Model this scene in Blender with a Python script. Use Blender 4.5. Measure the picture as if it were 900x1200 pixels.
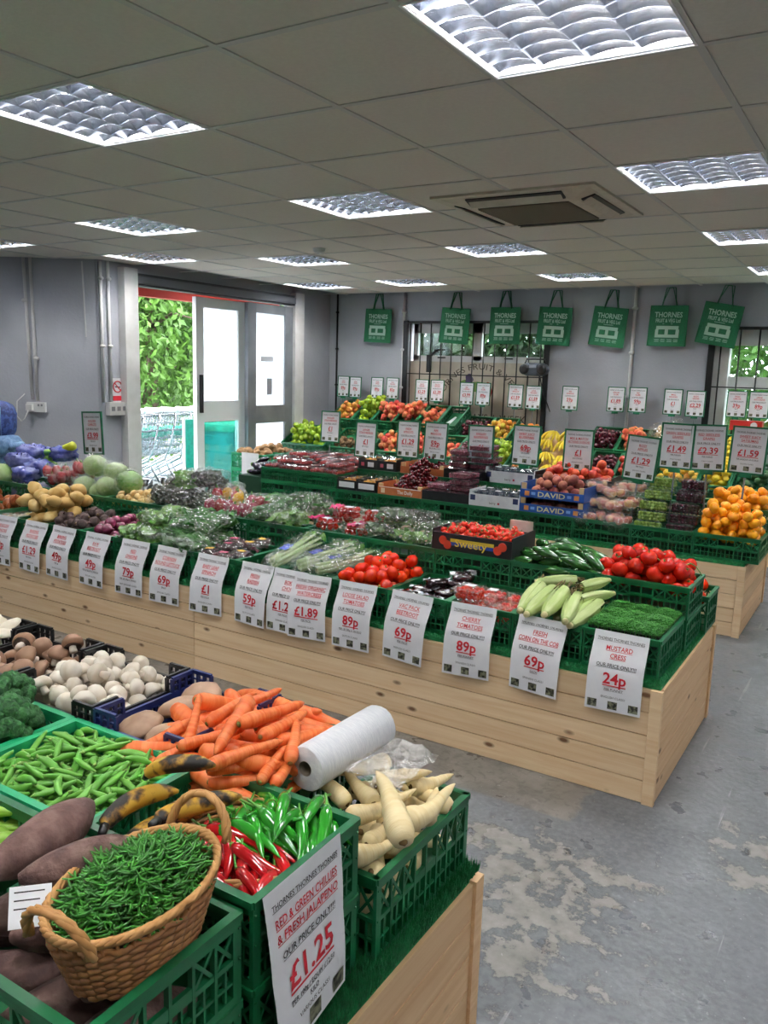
import bpy, math, random
import numpy as np
from mathutils import Vector, Matrix, Euler, noise as mnoise

# ------------------------------------------------------------------ camera, world, exposure
for o in list(bpy.data.objects): bpy.data.objects.remove(o, do_unlink=True)
scene = bpy.context.scene
C = scene.collection
EYE = 1.62
FPX, YAW, PITCH, ROLL = 963.0, math.radians(-31.6), math.radians(9.9), math.radians(1.65)
_f = Vector((math.sin(YAW)*math.cos(PITCH), math.cos(YAW)*math.cos(PITCH), -math.sin(PITCH)))
_r0 = Vector((math.cos(YAW), -math.sin(YAW), 0)); _u0 = _r0.cross(_f)
_r = _r0*math.cos(ROLL) + _u0*math.sin(ROLL); _u = -_r0*math.sin(ROLL) + _u0*math.cos(ROLL)
cam_d = bpy.data.cameras.new('camera'); cam = bpy.data.objects.new('camera', cam_d); C.objects.link(cam)
cam.matrix_world = Matrix(((_r.x,_u.x,-_f.x,0),(_r.y,_u.y,-_f.y,0),(_r.z,_u.z,-_f.z,EYE),(0,0,0,1)))
cam_d.sensor_fit = 'VERTICAL'; cam_d.sensor_height = 36; cam_d.lens = FPX/1200*36; cam_d.clip_start = .02; cam_d.clip_end = 200
scene.camera = cam
scene.view_settings.view_transform = 'Standard'; scene.view_settings.look = 'None'
scene.view_settings.gamma = 1; scene.view_settings.use_curve_mapping = False
scene.view_settings.exposure = 0.36
TUBE_POWER = 92.0
SKY_POWER = 13.0
w = bpy.data.worlds.new('overcast_sky'); scene.world = w; w.use_nodes = True
_bg = w.node_tree.nodes['Background']; _bg.inputs[0].default_value = (.97,.985,1,1); _bg.inputs[1].default_value = SKY_POWER

def ray(px, py): return _r*((px-450)/FPX) - _u*((py-600)/FPX) + _f
def at(px, py, z):                       # where a pixel's ray meets height z
    d = ray(px,py); t = (z-EYE)/d.z; return Vector((d.x*t, d.y*t, z))
def on_y(px, py, y):                     # ... meets a plane y = const
    d = ray(px,py); t = y/d.y; return Vector((d.x*t, y, EYE+d.z*t))
def on_x(px, py, x):
    d = ray(px,py); t = x/d.x; return Vector((x, d.y*t, EYE+d.z*t))

R = math.radians
rng = random.Random(7)

# ------------------------------------------------------------------ materials
def lin(h):
    if isinstance(h, str):
        h = h.lstrip('#'); v = [int(h[i:i+2],16)/255 for i in (0,2,4)]
    else: v = [x/255 for x in h]
    return tuple((x/12.92 if x <= .04045 else ((x+.055)/1.055)**2.4) for x in v) + (1,)
MATS = {}
def mat(name, c1, c2=None, rough=.5, scale=20, vary=.0, bump=0, metal=0, spec=.5, stretch=None, c3=None, bscale=None, coat=0, sss=0, detail=3, lo=.4, hi=.62, huevar=0, transl=0):
    """procedural surface: c1/c2 mixed by noise, a little brightness change from object to object"""
    if name in MATS: return MATS[name]
    m = bpy.data.materials.new(name); m.use_nodes = True; nt = m.node_tree; N = nt.nodes; L = nt.links
    b = N['Principled BSDF']; b.inputs['Roughness'].default_value = rough; b.inputs['Metallic'].default_value = metal
    b.inputs['Specular IOR Level'].default_value = spec; b.inputs['Coat Weight'].default_value = coat
    if sss: b.inputs['Subsurface Weight'].default_value = sss; b.inputs['Subsurface Radius'].default_value = (.02,.01,.005)
    c1 = lin(c1); c2 = lin(c2) if c2 else c1
    tc = N.new('ShaderNodeTexCoord'); info = N.new('ShaderNodeObjectInfo')
    add = N.new('ShaderNodeVectorMath'); add.operation = 'ADD'; L.new(tc.outputs['Object'], add.inputs[0])
    mul = N.new('ShaderNodeMath'); mul.operation = 'MULTIPLY'; mul.inputs[1].default_value = 37.0; L.new(info.outputs['Random'], mul.inputs[0]); L.new(mul.outputs[0], add.inputs[1])
    vec = add.outputs[0]
    if stretch:
        mp = N.new('ShaderNodeMapping'); mp.inputs['Scale'].default_value = stretch; L.new(vec, mp.inputs[0]); vec = mp.outputs[0]
    nz = N.new('ShaderNodeTexNoise'); nz.inputs['Scale'].default_value = scale; nz.inputs['Detail'].default_value = detail; L.new(vec, nz.inputs['Vector'])
    rp = N.new('ShaderNodeValToRGB'); rp.color_ramp.elements[0].position = lo; rp.color_ramp.elements[1].position = hi
    rp.color_ramp.elements[0].color = c1; rp.color_ramp.elements[1].color = c2
    if c3: e = rp.color_ramp.elements.new((lo+hi)/2); e.color = lin(c3)
    L.new(nz.outputs['Fac'], rp.inputs[0]); col = rp.outputs[0]
    if vary or huevar:
        hs = N.new('ShaderNodeHueSaturation'); L.new(col, hs.inputs['Color'])
        mr = N.new('ShaderNodeMapRange'); mr.inputs['To Min'].default_value = 1-vary; mr.inputs['To Max'].default_value = 1+vary; L.new(info.outputs['Random'], mr.inputs[0]); L.new(mr.outputs[0], hs.inputs['Value'])
        if huevar:
            m2 = N.new('ShaderNodeMapRange'); m2.inputs['To Min'].default_value = .5-huevar; m2.inputs['To Max'].default_value = .5+huevar
            fr = N.new('ShaderNodeMath'); fr.operation = 'FRACT'; L.new(mul.outputs[0], fr.inputs[0]); L.new(fr.outputs[0], m2.inputs[0]); L.new(m2.outputs[0], hs.inputs['Hue'])
        col = hs.outputs[0]
    L.new(col, b.inputs['Base Color'])
    if bump:
        n2 = N.new('ShaderNodeTexNoise'); n2.inputs['Scale'].default_value = bscale or scale*2; n2.inputs['Detail'].default_value = 4; L.new(vec, n2.inputs['Vector'])
        bp = N.new('ShaderNodeBump'); bp.inputs['Strength'].default_value = bump; bp.inputs['Distance'].default_value = .01; L.new(n2.outputs['Fac'], bp.inputs['Height']); L.new(bp.outputs[0], b.inputs['Normal'])
    if transl:
        t = N.new('ShaderNodeBsdfTranslucent'); L.new(col, t.inputs[0]); mx = N.new('ShaderNodeMixShader'); mx.inputs[0].default_value = transl
        L.new(b.outputs[0], mx.inputs[1]); L.new(t.outputs[0], mx.inputs[2]); L.new(mx.outputs[0], N['Material Output'].inputs[0])
    MATS[name] = m; return m

def film(name, tint='#ffffff', clear=.72, rough=.12, scale=30, bump=.9):
    """crinkled clear plastic: see-through with wrinkled highlights"""
    if name in MATS: return MATS[name]
    m = bpy.data.materials.new(name); m.use_nodes = True; nt = m.node_tree; N = nt.nodes; L = nt.links
    N.remove(N['Principled BSDF'])
    tr = N.new('ShaderNodeBsdfTransparent'); tr.inputs[0].default_value = lin(tint)
    gl = N.new('ShaderNodeBsdfGlossy'); gl.inputs['Color'].default_value = lin(tint); gl.inputs['Roughness'].default_value = rough
    tc = N.new('ShaderNodeTexCoord'); nz = N.new('ShaderNodeTexNoise'); nz.inputs['Scale'].default_value = scale; nz.inputs['Detail'].default_value = 5; nz.inputs['Distortion'].default_value = 1.2
    L.new(tc.outputs['Object'], nz.inputs['Vector'])
    bp = N.new('ShaderNodeBump'); bp.inputs['Strength'].default_value = bump; bp.inputs['Distance'].default_value = .03; L.new(nz.outputs['Fac'], bp.inputs['Height']); L.new(bp.outputs[0], gl.inputs['Normal'])
    rp = N.new('ShaderNodeMapRange'); rp.inputs['From Min'].default_value = .35; rp.inputs['From Max'].default_value = .7
    rp.inputs['To Min'].default_value = max(.02,1-clear-.16); rp.inputs['To Max'].default_value = min(1,1-clear+.22); L.new(nz.outputs['Fac'], rp.inputs[0])
    mx = N.new('ShaderNodeMixShader'); L.new(rp.outputs[0], mx.inputs[0]); L.new(tr.outputs[0], mx.inputs[1]); L.new(gl.outputs[0], mx.inputs[2])
    L.new(mx.outputs[0], N['Material Output'].inputs[0]); MATS[name] = m; return m

def emis(name, c, s):
    m = bpy.data.materials.new(name); m.use_nodes = True; N = m.node_tree.nodes; N.remove(N['Principled BSDF'])
    e = N.new('ShaderNodeEmission'); e.inputs[0].default_value = lin(c); e.inputs[1].default_value = s; m.node_tree.links.new(e.outputs[0], N['Material Output'].inputs[0]); return m

def pine(name, light, dark, knot, along='X'):
    m = bpy.data.materials.new(name); m.use_nodes = True; nt = m.node_tree; N = nt.nodes; L = nt.links; b = N['Principled BSDF']; b.inputs['Roughness'].default_value = .55
    tc = N.new('ShaderNodeTexCoord'); info = N.new('ShaderNodeObjectInfo'); mul = N.new('ShaderNodeMath'); mul.operation = 'MULTIPLY'; mul.inputs[1].default_value = 53
    L.new(info.outputs['Random'], mul.inputs[0]); add = N.new('ShaderNodeVectorMath'); L.new(tc.outputs['Object'], add.inputs[0]); L.new(mul.outputs[0], add.inputs[1])
    def mp(s):
        k = N.new('ShaderNodeMapping'); k.inputs['Scale'].default_value = s; L.new(add.outputs[0], k.inputs[0]); return k.outputs[0]
    sg = (1.5,30,30) if along == 'X' else (30,1.5,30)
    sk = (4.6,10,10) if along == 'X' else (10,4.6,10)
    n1 = N.new('ShaderNodeTexNoise'); n1.inputs['Scale'].default_value = 1; n1.inputs['Detail'].default_value = 6; n1.inputs['Distortion'].default_value = 1.5; L.new(mp(sg), n1.inputs['Vector'])
    r1 = N.new('ShaderNodeValToRGB'); r1.color_ramp.elements[0].position = .3; r1.color_ramp.elements[1].position = .72; r1.color_ramp.elements[0].color = lin(light); r1.color_ramp.elements[1].color = lin(dark); L.new(n1.outputs['Fac'], r1.inputs[0])
    v = N.new('ShaderNodeTexVoronoi'); v.inputs['Scale'].default_value = 1; L.new(mp(sk), v.inputs['Vector'])
    r2 = N.new('ShaderNodeValToRGB'); r2.color_ramp.elements[0].position = .06; r2.color_ramp.elements[1].position = .14; r2.color_ramp.elements[0].color = (1,1,1,1); r2.color_ramp.elements[1].color = (0,0,0,1); L.new(v.outputs['Distance'], r2.inputs[0])
    hs = N.new('ShaderNodeHueSaturation'); L.new(r1.outputs[0], hs.inputs['Color']); mr = N.new('ShaderNodeMapRange'); mr.inputs['To Min'].default_value = .88; mr.inputs['To Max'].default_value = 1.1; L.new(info.outputs['Random'], mr.inputs[0]); L.new(mr.outputs[0], hs.inputs['Value'])
    mx = N.new('ShaderNodeMix'); mx.data_type = 'RGBA'; L.new(r2.outputs[0], mx.inputs[0]); L.new(hs.outputs[0], mx.inputs[6]); mx.inputs[7].default_value = lin(knot)
    L.new(mx.outputs[2], b.inputs['Base Color'])
    bp = N.new('ShaderNodeBump'); bp.inputs['Strength'].default_value = .15; bp.inputs['Distance'].default_value = .004; L.new(n1.outputs['Fac'], bp.inputs['Height']); L.new(bp.outputs[0], b.inputs['Normal'])
    return m

# ------------------------------------------------------------------ mesh building
class MB:
    def __init__(s): s.v = []; s.f = []
    def add(s, v, f):
        n = len(s.v); s.v += [tuple(p) for p in v]; s.f += [tuple(i+n for i in q) for q in f]; return s
    def box(s, c, d, m=None):
        x,y,z = d[0]/2,d[1]/2,d[2]/2
        p = [Vector((a,b,e)) for a in (-x,x) for b in (-y,y) for e in (-z,z)]
        if m: p = [m @ q for q in p]
        c = Vector(c); return s.add([q+c for q in p], [(0,1,3,2),(4,6,7,5),(0,4,5,1),(2,3,7,6),(0,2,6,4),(1,5,7,3)])
    def bounds(s, x0,x1,y0,y1,z0,z1): return s.box(((x0+x1)/2,(y0+y1)/2,(z0+z1)/2),(x1-x0,y1-y0,z1-z0))
    def bar(s, a, b, w, t=None, up=(0,0,1)):     # rectangular bar from a to b
        a = Vector(a); b = Vector(b); d = b-a; t = t or w
        if abs(d.normalized().dot(Vector(up))) > .95: up = (0,1,0)
        y = Vector(up).cross(d).normalized(); z = d.cross(y).normalized()
        m = Matrix((d.normalized(), y, z)).transposed(); return s.box((a+b)/2, (d.length,w,t), m)
    def tube(s, pts, rad, seg=8, cap=True, closed=False):
        pts = [Vector(p) for p in pts]; n = len(pts)
        if not hasattr(rad,'__len__'): rad = [rad]*n
        up = Vector((0,0,1)); ring = []; base = len(s.v)
        for i,p in enumerate(pts):
            if closed: d = pts[(i+1)%n]-pts[i-1]
            else: d = pts[min(i+1,n-1)]-pts[max(i-1,0)]
            d = d.normalized() if d.length > 1e-9 else Vector((1,0,0))
            if i == 0: y = (up if abs(d.z) < .9 else Vector((0,1,0))).cross(d).normalized()
            else: y = (y - d*y.dot(d)).normalized()
            z = d.cross(y)
            for k in range(seg):
                a = 2*math.pi*k/seg; s.v.append(tuple(p + (y*math.cos(a)+z*math.sin(a))*rad[i]))
        for i in range(n if closed else n-1):
            j = (i+1)%n
            for k in range(seg): s.f.append((base+i*seg+k, base+i*seg+(k+1)%seg, base+j*seg+(k+1)%seg, base+j*seg+k))
        if cap and not closed:
            s.f.append(tuple(base+k for k in range(seg))[::-1]); s.f.append(tuple(base+(n-1)*seg+k for k in range(seg)))
        return s
    def lathe(s, prof, seg=14, fn=None):
        base = len(s.v); n = len(prof)
        for r,z in prof:
            for k in range(seg):
                a = 2*math.pi*k/seg; p = Vector((r*math.cos(a), r*math.sin(a), z)); s.v.append(tuple(fn(p,a) if fn else p))
        for i in range(n-1):
            for k in range(seg): s.f.append((base+i*seg+k, base+i*seg+(k+1)%seg, base+(i+1)*seg+(k+1)%seg, base+(i+1)*seg+k))
        s.f.append(tuple(base+k for k in range(seg))[::-1]); s.f.append(tuple(base+(n-1)*seg+k for k in range(seg)))
        return s
    def blob(s, rx, ry, rz, seg=14, rings=9, amp=0, freq=1.5, seed=0, c=(0,0,0), fn=None):
        pr = [(max(.02,math.sin(math.pi*i/rings)), -math.cos(math.pi*i/rings)) for i in range(rings+1)]
        def g(p, a):
            k = 1 + amp*mnoise.noise(p*freq + Vector((seed*7.3,seed*3.1,seed*1.7))) if amp else 1
            q = Vector((p.x*rx*k, p.y*ry*k, p.z*rz*k)); q = fn(q,a) if fn else q
            return q + Vector(c)
        return s.lathe(pr, seg, g)
    def mesh(s, name, smooth=True):
        me = bpy.data.meshes.new(name); me.from_pydata(s.v, [], s.f); me.update()
        if smooth: me.shade_smooth()
        return me
    def obj(s, name, m, parent=None, smooth=False, loc=None):
        return link(name, s.mesh(name, smooth), m, parent, loc)
def link(name, me, m=None, parent=None, loc=None, rot=None):
    o = bpy.data.objects.new(name, me); C.objects.link(o)
    if m and me is not None and not me.materials: me.materials.append(m)
    if parent: o.parent = parent
    if loc is not None: o.location = loc
    if rot is not None: o.rotation_euler = rot
    return o
def tag(o, label, cat, group=None, kind=None):
    o['label'] = label; o['category'] = cat
    if group: o['group'] = group
    if kind: o['kind'] = kind
    return o
def thing(name, label, cat, loc=(0,0,0), rz=0, group=None, rot=None):
    o = bpy.data.objects.new(name, None); C.objects.link(o); o.empty_display_size = .05; o.location = loc; o.rotation_euler = rot or (0,0,rz)
    return tag(o, label, cat, group)
def struct(o, label=None): 
    o['kind'] = 'structure'
    if label: o['label'] = label
    return o
def stuff(o): o['kind'] = 'stuff'; return o
def box_obj(name, m, b, parent=None): return MB().bounds(*b).obj(name, m, parent)

# ------------------------------------------------------------------ the room
CEIL = 2.513; GX0, GY0, GP, GQ = -2.9704, 1.8884, .6, .607
BACKY, DOORX = 8.72, -6.25
M_wall = mat('painted_blockwork', '#a1a4ac', '#adb0b8', rough=.75, scale=1.4, bump=.25, bscale=40)
M_white = mat('white_paint', '#d8d8d8', '#cccccb', rough=.45, scale=6)
M_frame = mat('grey_aluminium', '#8d9096', '#7d8087', rough=.35, metal=.4, scale=3)
M_dark = mat('charcoal_metal', '#3c3e42', '#323438', rough=.5)
M_black = mat('black_plastic', '#101012', '#17181a', rough=.4)

def floor_mat():
    m = bpy.data.materials.new('worn_concrete'); m.use_nodes = True; nt = m.node_tree; N = nt.nodes; L = nt.links; b = N['Principled BSDF']
    tc = N.new('ShaderNodeTexCoord')
    def nz(s, d=5, dist=0, ro=.5):
        n = N.new('ShaderNodeTexNoise'); n.inputs['Scale'].default_value = s; n.inputs['Detail'].default_value = d; n.inputs['Roughness'].default_value = ro; n.inputs['Distortion'].default_value = dist; L.new(tc.outputs['Object'], n.inputs['Vector']); return n.outputs['Fac']
    def ramp(src, p0, p1, c0, c1):
        r = N.new('ShaderNodeValToRGB'); r.color_ramp.elements[0].position = p0; r.color_ramp.elements[1].position = p1; r.color_ramp.elements[0].color = c0; r.color_ramp.elements[1].color = c1; L.new(src, r.inputs[0]); return r.outputs[0]
    def mix(f, a, b_):
        x = N.new('ShaderNodeMix'); x.data_type = 'RGBA'; L.new(f, x.inputs[0])
        for s, i in ((a,6),(b_,7)):
            if isinstance(s, tuple): x.inputs[i].default_value = s
            else: L.new(s, x.inputs[i])
        return x.outputs[2]
    W, K = (1,1,1,1), (0,0,0,1)
    sep = N.new('ShaderNodeSeparateXYZ'); L.new(tc.outputs['Object'], sep.inputs[0])
    def rng_(out, lo, hi, to0=0, to1=1):
        r = N.new('ShaderNodeMapRange'); r.inputs['From Min'].default_value = lo; r.inputs['From Max'].default_value = hi; r.inputs['To Min'].default_value = to0; r.inputs['To Max'].default_value = to1; L.new(out, r.inputs[0]); return r.outputs[0]
    def m2(op, a, b_):
        x = N.new('ShaderNodeMath'); x.operation = op
        for s, i in ((a,0),(b_,1)):
            if isinstance(s, (int,float)): x.inputs[i].default_value = s
            else: L.new(s, x.inputs[i])
        return x.outputs[0]
    # grey floor paint, mottled at several sizes
    base = ramp(nz(1.6,8,.4), .32, .7, lin('#4c5054'), lin('#61656a'))
    base = mix(m2('MULTIPLY', ramp(nz(45,6), .42, .62, K, W), .4), base, lin('#74777a'))
    base = mix(m2('MULTIPLY', ramp(nz(28,8,.5), .55, .68, K, W), .4), base, lin('#3d4044'))
    # paint worn away in flakes, most of it where customers stand by the counter's corner
    wx = m2('MULTIPLY', rng_(sep.outputs['X'], -1.6, -1.1), rng_(sep.outputs['X'], -.35, -.7)); wy = m2('MULTIPLY', rng_(sep.outputs['Y'], 1.5, 2.0), rng_(sep.outputs['Y'], 2.72, 2.5))
    heavy = m2('MULTIPLY', wx, wy)
    bx = m2('MULTIPLY', rng_(sep.outputs['X'], -.5, -.35), rng_(sep.outputs['X'], .0, -.15)); by = m2('MULTIPLY', rng_(sep.outputs['Y'], 2.55, 2.75), rng_(sep.outputs['Y'], 3.2, 3.0)); heavy = m2('MAXIMUM', heavy, m2('MULTIPLY', m2('MULTIPLY', bx, by), .75))
    fl = m2('ADD', nz(9,14,.1,.68), m2('MULTIPLY', heavy, .20))
    flake = ramp(fl, .655, .675, K, W); edge = m2('MULTIPLY', ramp(fl, .63, .65, K, W), ramp(fl, .67, .69, W, K))
    c = mix(m2('MULTIPLY', flake, .7), base, ramp(nz(18,8), .35, .7, lin('#75726c'), lin('#96938c')))
    c = mix(m2('MULTIPLY', edge, .6), c, lin('#36393c'))
    strip = m2('MULTIPLY', m2('MULTIPLY', rng_(sep.outputs['Y'], 2.735, 2.75), rng_(sep.outputs['Y'], 3.2, 3.19)), rng_(m2('ADD', sep.outputs['X'], m2('MULTIPLY', nz(5,6), .25)), -.72, -.74))
    screed = mix(m2('MULTIPLY', ramp(nz(30,8,.5), .5, .62, K, W), .5), ramp(nz(4,8,.6), .35, .68, lin('#625f5b'), lin('#7d7a75')), lin('#4b4945'))
    c = mix(strip, c, screed)
    # pale scratches dragged along the aisle and grit
    mp = N.new('ShaderNodeMapping'); mp.inputs['Scale'].default_value = (26,.9,1); mp.inputs['Rotation'].default_value = (0,0,.12); L.new(tc.outputs['Object'], mp.inputs[0])
    sn = N.new('ShaderNodeTexNoise'); sn.inputs['Scale'].default_value = 1; sn.inputs['Detail'].default_value = 3; L.new(mp.outputs[0], sn.inputs['Vector'])
    c = mix(m2('MULTIPLY', m2('MULTIPLY', ramp(sn.outputs['Fac'], .68, .70, K, W), ramp(nz(9,4), .4, .6, K, W)), .5), c, lin('#a9abab'))
    c = mix(m2('MULTIPLY', ramp(nz(60,3), .68, .74, K, W), .45), c, lin('#b4b4b2'))
    L.new(c, b.inputs['Base Color']); L.new(rng_(nz(7,8), .3, .7, .22, .55), b.inputs['Roughness'])
    bp = N.new('ShaderNodeBump'); bp.inputs['Strength'].default_value = .4; bp.inputs['Distance'].default_value = .006; L.new(m2('ADD', nz(35,8), m2('MULTIPLY', flake, -.5)), bp.inputs['Height']); L.new(bp.outputs[0], b.inputs['Normal'])
    return m
struct(box_obj('floor', floor_mat(), (-9,4.2,-3.2,8.9,-.12,0)))

# ceiling: grid of tiles and bars
M_tile = mat('ceiling_tile', '#d9d3ca', '#ddd7ce', rough=.9, scale=60, bump=.1)
M_bar = mat('ceiling_bar', '#c9c7c4', rough=.5)
ceil = struct(box_obj('ceiling', mat('ceiling_void', '#77736d', rough=.9), (-8.2,4.2,-3.2,8.9,CEIL+.16,CEIL+.26)))
LIGHTS = [(0,0),(3,0),(3,3),(-3,3),(0,3),(0,6),(-5,5),(-3,6),(0,9),(-5,9),(-3,9),(3,6),(-6,3),(3,9),(6,0),(6,3),(6,6),(6,9),(0,-3),(3,-3),(6,-3),(-3,0),(9,0),(9,3),(0,-6),(3,-6),(-3,-3)]
AC = (-1.77, 4.40); ACS = .88
tile_me = MB().bounds(0,GP-.004,0,GQ-.004,0,.014).mesh('ceiling_tile', False); tile_me.materials.append(M_tile)
def in_ac(a, b):
    x = GX0+a*GP+.3; y = GY0+b*GQ+.3; return abs(x-AC[0]) < .33 and abs(y-AC[1]) < .33
for a in range(-9,12):
    for b in range(-8,12):
        if (a,b) in LIGHTS: continue
        x = GX0+a*GP; y = GY0+b*GQ
        if x < -8.1 or x > 4.1 or y+GQ > 8.9: continue
        if x < -6.35 and y > 5.1: continue
        link('ceiling_tile', tile_me, None, ceil, (x+.002, y+.002, CEIL))
for a in range(-9,13):
    x = GX0+a*GP; box_obj('grid_bar', M_bar, (x-.012,x+.012,-3.1,(8.7 if x > -6.3 else 5.2),CEIL-.004,CEIL+.002), ceil)
for b in range(-8,13):
    y = GY0+b*GQ
    if y > 8.75: continue
    box_obj('grid_bar', M_bar, ((-8.1 if y < 5.1 else -6.3),4.1,y-.012,y+.012,CEIL-.0035,CEIL+.0022), ceil)

# louvred fluorescent fixtures
M_tube = emis('fluorescent_tube', '#f7f4ef', TUBE_POWER)
M_louv = mat('bright_aluminium', '#dfe4ee', '#cdd4e2', rough=.22, metal=1, scale=8)
M_house = mat('reflector_white', '#e6e9ee', rough=.35)
hs = MB(); g = .29
hs.bounds(-g,g,-g,g,.085,.09); hs.bounds(-g,-g+.004,-g,g,.0,.09); hs.bounds(g-.004,g,-g,g,0,.09); hs.bounds(-g,g,-g,-g+.004,0,.09); hs.bounds(-g,g,g-.004,g,0,.09); house_me = hs.mesh('housing', False); house_me.materials.append(M_house)
fr = MB(); q = .2975
for s in (-1,1): fr.bounds(min(s*g,s*q),max(s*g,s*q),-q,q,-.006,.004); fr.bounds(-q,q,min(s*g,s*q),max(s*g,s*q),-.006,.004)
frame_me = fr.mesh('frame', False); frame_me.materials.append(M_house)
lb = MB().add([(0,-g,0),(0,g,0),(.012,g,.042),(.012,-g,.042),(-.012,g,.042),(-.012,-g,.042)], [(0,1,2,3),(1,0,5,4)]).mesh('long_blade', False); lb.materials.append(M_louv)
cb = MB()
for i in range(4):
    x0 = -g+i*.145; n = 6
    v = []; 
    for k in range(n+1):
        t = k/n; zz = .012*(1-(2*t-1)**2); v += [(x0+.145*t,-.001,.002+zz),(x0+.145*t,-.010,.042),(x0+.145*t,.001,.002+zz),(x0+.145*t,.010,.042)]
    cb.add(v, [(4*k,4*k+4,4*k+5,4*k+1) for k in range(n)] + [(4*k+2,4*k+3,4*k+7,4*k+6) for k in range(n)])
cross_me = cb.mesh('cross_blade', True); cross_me.materials.append(M_louv)
tube_me = MB().tube([(0,-.27,.066),(0,.27,.066)], .013, 8).mesh('fluorescent_tube'); tube_me.materials.append(M_tube)
LNAME = {(0,0):'at the upper left over the foreground display',(3,0):'cut by the top of the picture',(3,3):'right of the air conditioning cassette',(-3,3):'above and left of the doorway',(0,3):'left of the air conditioning cassette',(0,6):'beyond the air conditioning cassette',(-5,5):'just above the open doorway',(-3,6):'second back from the doorway wall',(0,9):'near the back wall over the hanging bags',(-5,9):'at the end of the doorway wall',(-3,9):'near the back wall over the barred window',(3,6):'near the right edge, second from the front',(-6,3):'at the far left edge over the grey wall',(3,9):'near the right edge close to the back wall'}
for (a,b) in LIGHTS:
    x = GX0+(a+.5)*GP; y = GY0+(b+.5)*GQ
    t = thing('ceiling_light', 'recessed square louvred fluorescent light ' + LNAME.get((a,b),'outside the picture over the rest of the shop'), 'light', (x,y,CEIL), group='louvred ceiling lights')
    link('housing', house_me, None, t); link('frame', frame_me, None, t)
    for i in range(5): link('long_blade', lb, None, t, (-g+.001+i*(2*g-.002)/4,0,0))
    for i in range(8): link('cross_blade', cross_me, None, t, (0,-g+.001+i*(2*g-.002)/7,0))
    for i in range(4): link('tube', tube_me, None, t, (-g+.0725+i*.145,0,0))

# air conditioning cassette
M_ac = mat('ac_cream', '#cfc8ba', '#c6bfb0', rough=.5); M_grille = mat('ac_grille_brown', '#5d564a', rough=.6)
ac = thing('air_conditioner', 'cream four-way ceiling air conditioning cassette with brown grille', 'air conditioner', (AC[0],AC[1],CEIL))
h = ACS/2
f = MB(); f.bounds(-h,h,-h,h,-.012,.004)
f.obj('surround', M_ac, ac)
pl = MB(); s1, s2 = .40,.30
pl.add([(-s1,-s1,-.012),(s1,-s1,-.012),(s1,s1,-.012),(-s1,s1,-.012),(-s2,-s2,-.04),(s2,-s2,-.04),(s2,s2,-.04),(-s2,s2,-.04)], [(0,1,5,4),(1,2,6,5),(2,3,7,6),(3,0,4,7),(4,5,6,7)])
pl.obj('cover', M_ac, ac)
gp = box_obj('grille', M_grille, (-.25,.25,-.25,.25,-.044,-.038), ac)
gl_ = MB().bounds(-.25,.25,-.0035,.0035,-.05,-.043).mesh('grille_slat', False); gl_.materials.append(mat('ac_slat', '#8a8171', rough=.5))
for i in range(20): link('grille_slat', gl_, None, gp, (0,-.24+i*.0253,0))
for k in range(4):
    v = MB(); m = Matrix.Rotation(k*math.pi/2,3,'Z')
    v.box(m@Vector((0,.352,-.026)), (.52,.07,.012), m @ Matrix.Rotation(R(16),3,'X')); v.obj('air_outlet', M_black, ac)
    fl = MB(); fl.box(m@Vector((0,.345,-.038)), (.5,.045,.005), m @ Matrix.Rotation(R(30),3,'X')); fl.obj('flap', M_ac, ac)
sd = thing('smoke_detector', 'small round white smoke detector on the ceiling', 'smoke detector', at(374,291,CEIL)); MB().lathe([(.03,-.035),(.045,-.025),(.05,0)],16).obj('body', M_white, sd, True); MB().lathe([(.012,-.042),(.018,-.033)],12).obj('sensor_cap', M_white, sd, True)

# walls
M_wallin = M_wall
def wall(name, *bs):
    m = MB()
    for b in bs: m.bounds(*b)
    return struct(m.obj(name, M_wall))
W1 = [-5.11,-3.32,.92,2.17]; W2 = [-1.62,.6,.92,2.1]      # barred windows (x0,x1,z0,z1)
y0, y1 = BACKY, BACKY+.2; T = CEIL+.16
wall('wall_back', (-7,W1[0],y0,y1,0,T), (W1[0],W1[1],y0,y1,0,W1[2]), (W1[0],W1[1],y0,y1,W1[3],T), (W1[1],W2[0],y0,y1,0,T), (W2[0],W2[1],y0,y1,0,W2[2]), (W2[0],W2[1],y0,y1,W2[3],T), (W2[1],4.2,y0,y1,0,T))
wall('wall_right', (4.0,4.2,-3.2,8.72,0,T)); wall('wall_front', (-8.4,4.0,-3.2,-3.0,0,T))
DY0, DY1 = 5.52, 7.92
wl = wall('wall_left', (DOORX-.2,DOORX,5.12,DY0-.15,0,T), (DOORX-.2,DOORX,DY1+.16,BACKY,0,T), (DOORX-.2,DOORX,DY0-.15,DY1+.16,2.44,T))
# the oblique wall left of the doorway
P0, P1 = Vector((-6.25,5.14,0)), Vector((-8.35,3.85,0)); dd = (P1-P0).normalized(); nn = Vector((-dd.y,dd.x,0)); nn = nn if nn.y > 0 else -nn
ob = MB(); ob.add([P0,P1,P1+nn*.2,P0+nn*.2]+[p+Vector((0,0,T)) for p in (P0,P1,P1+nn*.2,P0+nn*.2)], [(0,1,5,4),(1,2,6,5),(2,3,7,6),(3,0,4,7),(4,5,6,7),(3,2,1,0)])
struct(ob.obj('wall_oblique', M_wall)); wall('wall_side', (-8.55,-8.3,-3.2,4.05,0,T))
def on_ob(px, py):                                        # pixel -> point on the oblique wall
    d = ray(px,py); n2 = nn; t = P0.dot(n2)/d.dot(n2); return Vector((d.x*t,d.y*t,EYE+d.z*t))
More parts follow.
